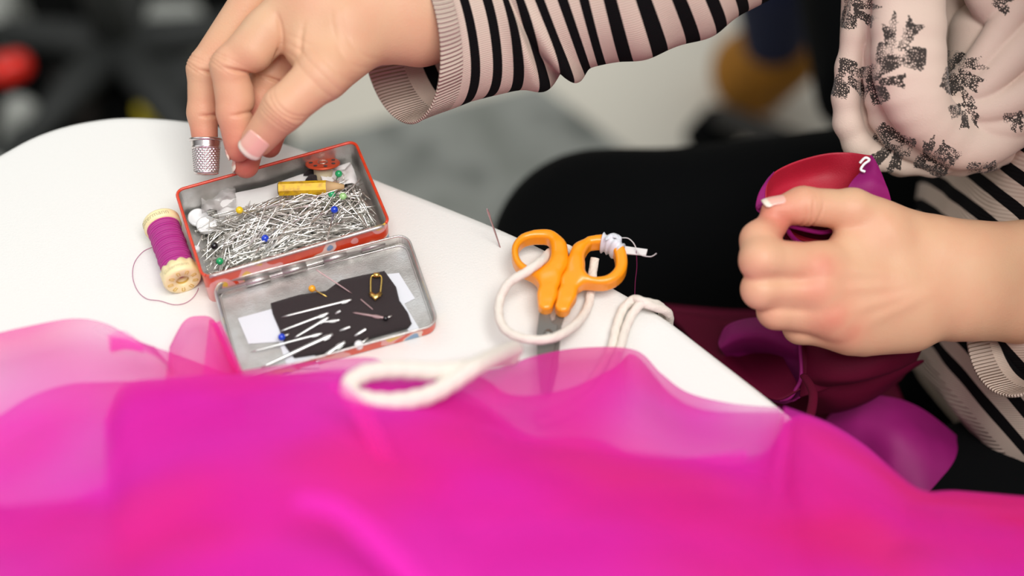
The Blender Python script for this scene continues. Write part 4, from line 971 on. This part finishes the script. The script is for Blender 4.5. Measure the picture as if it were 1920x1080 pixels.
def scf(p):
    d = None
    groups = {2: 'a', 3: 'a'}; a_ = None
    for i, (pts, rad) in enumerate(SC2):
        q = chain(p, pts, rad, .003)
        if i in (2, 3): a_ = q if a_ is None else smin(a_, q, .012); continue
        d = q if d is None else smin(d, q, .0010)
    d = smin(d, a_, .0010)
    for A_, B_, ra, rb in ((W(1625, -60, .724), W(1606, 220, .736), .012, .010), (W(1606, 220, .736), W(1690, 295, .742), .010, .010), (W(1690, 295, .742), W(1850, 280, .742), .010, .012), (W(1840, 60, .722), W(1810, 240, .726), .016, .010), (W(1960, 0, .722), W(1900, 230, .728), .02, .014)):
        d = smin(d, cap_(p, A_, B_, ra, rb), .001)
    # around the neck: drape up over the shoulders
    for A_, B_, ra, rb in ((W(1700, -100, .715), NEK + V(-.10, -.02, -.02), .020, .03), (W(2080, 150, .735), CHE + V(-.06, -.09, .08), .03, .03), (W(2080, -20, .72), NEK + V(-.07, -.07, 0), .03, .03), (NEK + V(-.08, -.07, 0), NEK + V(-.10, .04, 0), .035, .03), (NEK + V(-.08, -.07, 0), NEK + V(.05, -.05, .01), .035, .035), (NEK + V(.05, -.05, .01), NEK + V(.05, .06, .01), .035, .035), (NEK + V(.05, .06, .01), NEK + V(-.08, .06, 0), .035, .035)):
        d = smin(d, cap_(p, A_, B_, ra, rb), .01)
    return d
al = np.array([q for a, _ in SC2 for q in a] + [NEK + V(.05, .06, .01), NEK + V(-.1, -.07, -.02), CHE + V(-.06, -.09, .08)])
vs, qs = sdf_mesh(scf, al.min(0) - .045, al.max(0) + .045, .00105)
print('scarf', len(vs))
sf = mk('scarf', vs, qs, M['scarf'], pe)
pxs, pys = proj(vs)
bow = np.zeros(len(vs))
def inpoly(x, y, poly):
    c = np.zeros(len(x), bool); j = len(poly) - 1
    for i in range(len(poly)):
        xi, yi = poly[i]; xj, yj = poly[j]
        c ^= ((yi > y) != (yj > y)) & (x < (xj - xi) * (y - yi) / (yj - yi + 1e-9) + xi); j = i
    return c
MO = [[(0, 0), (-8, -28), (-28, -32), (-34, 0), (-30, 14), (-12, 10)], [(0, 2), (10, 4), (32, -24), (62, -20), (62, 5), (54, 24), (30, 18), (8, 14)],
      [(-6, -6), (-16, -30), (-20, -55), (-24, -68), (-10, -62), (2, -92), (8, -70), (6, -20)], [(4, -16), (18, -50), (30, -84), (38, -66), (60, -62), (40, -42), (24, -14)], [(-8, -6), (12, -8), (14, 8), (-6, 12)]]
for cx, cy, s, rot in ((1675, 110, 1.0, 0), (1690, 262, .85, 200), (1580, 135, .8, 100), (1632, 150, .8, 60), (1810, 196, .55, 150), (1735, 312, .7, 15), (1785, 120, .8, 95), (1590, 12, .7, 90), (1795, 150, .5, 120), (1905, 215, .4, 160), (1850, 312, .6, 170), (1790, 285, .4, 200), (1870, 10, .4, 30)):
    ca, sa = math.cos(math.radians(rot)), math.sin(math.radians(rot)); x = ((pxs - cx) * ca + (pys - cy) * sa) / s; y = (-(pxs - cx) * sa + (pys - cy) * ca) / s
    for pl in MO: bow[inpoly(x, y, pl)] = 1
attr(sf, 'bow', bow)

# ------------------------------------------------------------------ satin piece being sewn
gs = thing('satin_garment', P(1560, 640, .66), 'purple satin garment piece with a red lining held in one hand over the lap', 'fabric')
def patch(name, rows, m, n=40, k=24, amp=.0015, seed=1, th=.0006):
    """rows: list of polylines of (px,py,depth)"""
    R_ = np.array([spline([W(*q) for q in r_], n) for r_ in rows]); G = np.array([spline(R_[:, j], k) for j in range(n)]).transpose(1, 0, 2)
    G = G + (amp * wav(G.reshape(-1, 3), seed, 90, 5).reshape(k, n))[..., None] * -FW
    return solid(mk(name, *grid_mesh(G), m, gs), th)
# red lining, curved like the inside of a cup, above the thumb
patch('lining', [[(1436, 350, .70), (1450, 325, .705), (1490, 304, .712), (1545, 289, .716), (1590, 286, .716), (1634, 292, .708)],
                 [(1435, 375, .70), (1455, 355, .712), (1500, 340, .722), (1550, 330, .724), (1595, 330, .718), (1620, 318, .708)],
                 [(1437, 395, .692), (1455, 392, .700), (1500, 395, .712), (1550, 395, .716), (1590, 380, .712), (1606, 350, .704)],
                 [(1440, 402, .688), (1465, 425, .694), (1500, 450, .704), (1550, 455, .712), (1590, 430, .712), (1600, 380, .702)]], M['lining'], amp=.001)
patch('satin_panel', [[(1634, 290, .706), (1640, 300, .704), (1650, 320, .702)], [(1618, 318, .704), (1638, 325, .700), (1660, 345, .700)], [(1592, 348, .700), (1630, 352, .697), (1668, 366, .700)], [(1570, 400, .702), (1620, 410, .702), (1680, 420, .706)]], M['satin'], seed=3)
patch('satin_panel', [[(1452, 322, .703), (1438, 338, .700), (1434, 352, .699)], [(1438, 345, .697), (1424, 362, .694), (1434, 372, .697)], [(1434, 372, .692), (1418, 388, .690), (1437, 392, .691)], [(1440, 385, .690), (1424, 398, .690), (1444, 404, .688)]], M['satin'], n=24, seed=4, amp=.0006)
mk('seam_edge', *tube(spline([W(1420, 390, .689), W(1436, 385, .688), W(1448, 398, .686), W(1468, 418, .686), W(1500, 428, .69), W(1540, 436, .696), W(1570, 430, .700)], 50), .0011, 8), M['satin'], gs)
mk('seam_edge', *tube(spline([W(1474, 424, .69), W(1482, 440, .694), W(1494, 452, .70), W(1510, 460, .705)], 30), .0012, 8), M['satin'], gs)
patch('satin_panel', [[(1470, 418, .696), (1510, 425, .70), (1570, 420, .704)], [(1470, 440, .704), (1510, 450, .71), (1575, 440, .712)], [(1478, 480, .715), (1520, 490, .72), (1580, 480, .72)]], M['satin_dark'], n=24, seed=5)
mk('edge_stitching', *tube(spline([W(1612, 306, .701), W(1622, 296, .70), W(1630, 300, .70), W(1620, 308, .70), W(1614, 318, .70), W(1622, 322, .70)], 40), .0007, 6), M['white'], gs)
# lower drapes
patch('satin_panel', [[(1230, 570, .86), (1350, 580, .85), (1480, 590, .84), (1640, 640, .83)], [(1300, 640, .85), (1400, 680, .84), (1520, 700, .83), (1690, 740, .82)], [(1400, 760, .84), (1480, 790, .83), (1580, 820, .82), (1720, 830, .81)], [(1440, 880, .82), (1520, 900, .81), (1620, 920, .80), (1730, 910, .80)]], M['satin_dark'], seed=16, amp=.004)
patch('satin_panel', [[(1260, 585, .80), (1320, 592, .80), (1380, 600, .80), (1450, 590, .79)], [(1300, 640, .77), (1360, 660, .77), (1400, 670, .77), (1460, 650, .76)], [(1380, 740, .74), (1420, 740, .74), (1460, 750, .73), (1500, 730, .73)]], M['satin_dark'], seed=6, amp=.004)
patch('satin_panel', [[(1348, 640, .765), (1362, 612, .76), (1400, 598, .752), (1450, 596, .745), (1500, 600, .742)],
                      [(1350, 652, .752), (1385, 634, .744), (1430, 630, .738), (1470, 640, .735), (1505, 655, .735)],
                      [(1365, 672, .768), (1400, 664, .772), (1440, 672, .768), (1475, 690, .76), (1508, 700, .745)],
                      [(1400, 712, .765), (1430, 722, .77), (1460, 735, .765), (1485, 745, .75), (1500, 738, .738)],
                      [(1430, 748, .75), (1450, 752, .75), (1470, 756, .745), (1485, 752, .738), (1500, 745, .734)]], M['satin'], seed=7, amp=.003)
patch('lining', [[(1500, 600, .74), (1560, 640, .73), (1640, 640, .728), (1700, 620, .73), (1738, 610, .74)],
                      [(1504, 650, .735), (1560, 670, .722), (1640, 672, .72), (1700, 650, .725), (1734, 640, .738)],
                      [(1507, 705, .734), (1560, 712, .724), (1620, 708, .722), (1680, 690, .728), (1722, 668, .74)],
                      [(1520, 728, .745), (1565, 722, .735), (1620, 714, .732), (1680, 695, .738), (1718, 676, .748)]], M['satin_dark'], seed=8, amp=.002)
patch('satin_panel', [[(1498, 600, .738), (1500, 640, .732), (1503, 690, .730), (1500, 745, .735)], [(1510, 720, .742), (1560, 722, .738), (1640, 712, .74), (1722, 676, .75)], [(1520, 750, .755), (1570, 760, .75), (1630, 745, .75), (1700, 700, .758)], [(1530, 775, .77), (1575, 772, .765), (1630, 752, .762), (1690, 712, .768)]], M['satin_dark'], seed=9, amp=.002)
mk('seam_edge', *tube(spline([W(1462, 750, .733), W(1480, 746, .731), W(1492, 730, .730), W(1502, 705, .730), W(1500, 650, .730), W(1498, 610, .732)], 60), .0009, 8), M['satin'], gs)
patch('satin_panel', [[(1560, 775, .80), (1620, 745, .79), (1680, 748, .785), (1740, 775, .785), (1822, 842, .785)],
                      [(1545, 800, .79), (1610, 790, .775), (1670, 800, .765), (1730, 820, .765), (1818, 856, .775)],
                      [(1560, 860, .78), (1620, 860, .77), (1680, 870, .758), (1740, 880, .756), (1800, 885, .765)],
                      [(1600, 960, .77), (1660, 960, .76), (1700, 960, .755), (1740, 955, .752), (1775, 945, .758)]], M['satin'], seed=11, amp=.0035, n=60, k=40)
mk('strap', *tube(spline([W(1508, 705, .72), W(1524, 735, .70), W(1520, 775, .68), W(1500, 830, .65), W(1472, 905, .62), W(1440, 980, .59)], 60), .0023, 10, flat=.6), M['satin_dark'], gs)

# ------------------------------------------------------------------ seat and background things
st = thing('stool', V(.47, .10, 0), 'dark seat under the person in the striped sweater', 'stool')
mk('seat', *lathe([(.05, .375), (.19, .38), (.20, .39), (.20, .420), (.185, .432), (.02, .433)], (.47, .10, 0), (0, 0, 1), 40), M['trouser'], st)
for i in range(4):
    a = math.pi / 4 + i * math.pi / 2; c, s = math.cos(a), math.sin(a)
    mk('leg', *tube([(.47 + .13 * c, .10 + .13 * s, .40), (.47 + .18 * c, .10 + .18 * s, 0)], .014, 10), M['board'], st)

M['navy'] = mat('navy_cloth', '1C2344', .9, bump=(200, .4)); M['ochre'] = mat('ochre_suede', 'B9791C', .85, var=(25, ['A06A18']))
q = P(1425, 150, .02); bg_ = thing('soft_bag', q * V(1, 1, 0), 'out of focus ochre and navy soft bag standing on the pale floor', 'bag')
def bagf(p):
    a = P(1415, 150, .045); b_ = P(1470, 110, .10)
    return smin(cap_(p, a, b_, .045, .04), cap_(p, P(1400, 120, .06), P(1450, 90, .12), .04, .035), .03)
v, qq_ = sdf_mesh(bagf, q + V(-.15, -.15, -.03), q + V(.22, .25, .25), .006); mk('bag_body', v, qq_, M['ochre'], bg_)
def topf(p): return cap_(p, P(1452, 70, .14), P(1462, -60, .26), .038, .055)
v, qq_ = sdf_mesh(topf, P(1452, 70, .14) - .12, P(1462, -60, .26) + .12, .007); mk('bag_top', v, qq_, M['navy'], bg_)
v, qq_ = sdf_mesh(lambda p: cap_(p, P(1490, 100, .10), P(1520, 105, .10), .016, .02), P(1490, 100, .1) - .07, P(1520, 105, .1) + .07, .005)
tagp(mk('bag_strap', v, qq_, M['paper'], bg_), 'pale strap end')

ch = P(1520, 40, .45); cx, cy = .455, .60
co_ = thing('office_chair', (cx, cy, 0), 'black upholstered chair standing on the floor behind the seated person', 'chair')
def rb(p, c, s, r): q = np.abs(p - np.array(c, np.float32)) - np.array(s, np.float32) + r; return np.linalg.norm(np.maximum(q, 0), axis=-1) + np.minimum(q.max(-1), 0) - r
v, qq_ = sdf_mesh(lambda p: rb(p, (cx + .02, cy, .45), (.22, .21, .04), .035), (cx - .25, cy - .25, .38), (cx + .28, cy + .25, .52), .008); mk('seat', v, qq_, M['trouser'], co_)
v, qq_ = sdf_mesh(lambda p: rb(p, (cx + .23, cy, .74), (.035, .20, .22), .03), (cx + .15, cy - .24, .48), (cx + .30, cy + .24, 1.0), .008); mk('backrest', v, qq_, M['trouser'], co_)
mk('back_bracket', *tube(spline([(cx + .1, cy, .42), (cx + .24, cy, .43), (cx + .27, cy, .6)], 16), .018, 10), M['board'], co_)
mk('column', *tube([(cx, cy, .42), (cx, cy, .07)], .025, 14), M['board'], co_)
for i in range(5):
    a = i * 2 * math.pi / 5; c, s = math.cos(a), math.sin(a)
    lg = mk('leg', *tube([(cx, cy, .10), (cx + .26 * c, cy + .26 * s, .065)], [.022, .014], 10), M['board'], co_)
    mk('caster', *lathe([(.001, -.02), (.03, -.02), (.03, .02), (.001, .02)], (cx + .26 * c, cy + .26 * s, .031), (-s, c, 0), 16), M['trouser'], lg)

M['dgrey'] = mat('dark_grey_plastic', '2E302E', .7); M['lgrey'] = mat('pale_grey_plastic', 'A9ABA4', .5); M['redp'] = mat('red_plastic', 'F02818', .3, Coat_Weight=.3)
M['yel'] = mat('yellow_card', 'D8C22A', .6); M['brown'] = mat('dark_brown_cloth', '2A2420', .8)
def lump(name, pxy, z0, size, m, label, cat_, sc=(1, 1, 1), seed=1, kind='r'):
    c = P(*pxy, z0)
    v, qq_ = sdf_mesh((lambda p: rb(p, c, np.array(sc) * size, size * .4)) if kind == 'r' else (lambda p: cap_(p * 1, c - V(*sc) * size, c + V(*sc) * size, size * .7, size * .5)), c - size * 2.6, c + size * 2.6, size / 9)
    v = v + vnorm(v, qq_) * (size * .06 * wav(v, seed, 3 / size))[:, None]
    tag(mk(name, v, qq_, m), label, cat_)
# five-spoke chair base and boxes on the black mat
cx, cy, _ = P(215, 70, .1)
ob = thing('swivel_stool', (cx, cy, 0), 'out of focus black swivel stool with grey spokes behind the table', 'stool')
mk('column', *tube([(cx, cy, .05), (cx, cy, .34)], .024, 14), M['dgrey'], ob)
mk('seat', *lathe([(.02, .34), (.15, .345), (.16, .37), (.14, .39), (.01, .395)], (cx - .12, cy + .10, 0), (0, 0, 1), 32), M['trouser'], ob)
for i in range(5):
    a = math.radians(-52 + 72 * i); c, s = math.cos(a), math.sin(a)
    lg = mk('leg', *tube([(cx, cy, .09), (cx + .20 * c, cy + .20 * s, .06)], [.026, .017], 10), M['dgrey'], ob)
    mk('caster', *lathe([(.001, -.022), (.028, -.022), (.028, .022), (.001, .022)], (cx + .20 * c, cy + .20 * s, .037), (-s, c, 0), 16), M['lgrey'] if i % 2 == 0 else M['dgrey'], lg)
lump('grey_pouch', (326, 62), .05, .036, M['lgrey'], 'blurred pale grey pouch on the black mat above the hand with the thimble', 'pouch', (1, 1, .8), 3)
lump('grey_tin', (318, 168), .05, .034, M['dgrey'], 'blurred grey tin above the yellow box behind the table edge', 'tin', (1.1, 1, .9), 4)
lump('yellow_box', (306, 206), .03, .026, M['yel'], 'small blurred yellow box behind the curved table edge', 'box', (1.1, 1, 1), 5)
lump('pale_bottle', (40, 250), .05, .040, M['lgrey'], 'blurred pale bottle below the red knobs beside the table', 'bottle', (.2, .1, .9), 6, 'c')
lump('grey_cloth', (158, 90), .03, .03, M['dgrey'], 'dark grey cloth crumpled on the black mat beside the stool spokes', 'cloth', (1.2, 1, .7), 7)
lump('grey_cloth', (120, 190), .03, .035, M['brown'], 'dark brown cloth just behind the rounded table end', 'cloth', (1.2, 1, .7), 8)
lump('silver_case', (5, 40), .05, .04, M['lgrey'], 'pale grey case at the edge of the black mat above the red knobs', 'case', (.6, 1, 1.2), 9)
for (x, y, s, lab) in ((8, 130, .019, 'brighter red knob at the outer end of the small black stand'), (32, 122, .017, 'darker red knob overlapped by the brighter one')):
    c = P(x, y, .13); t = ball(c, s, 20, 12); tag(mk('red_knob', *t, M['redp']), lab, 'knob')
c = P(16, 128, .12); tag(slab('knob_stand', [c + V(-.05, -.03, 0), c + V(.03, -.03, 0), c + V(.03, .03, 0), c + V(-.05, .03, 0)], 0.008, .115, M['trouser']), 'small black stand carrying the two red knobs', 'stand')
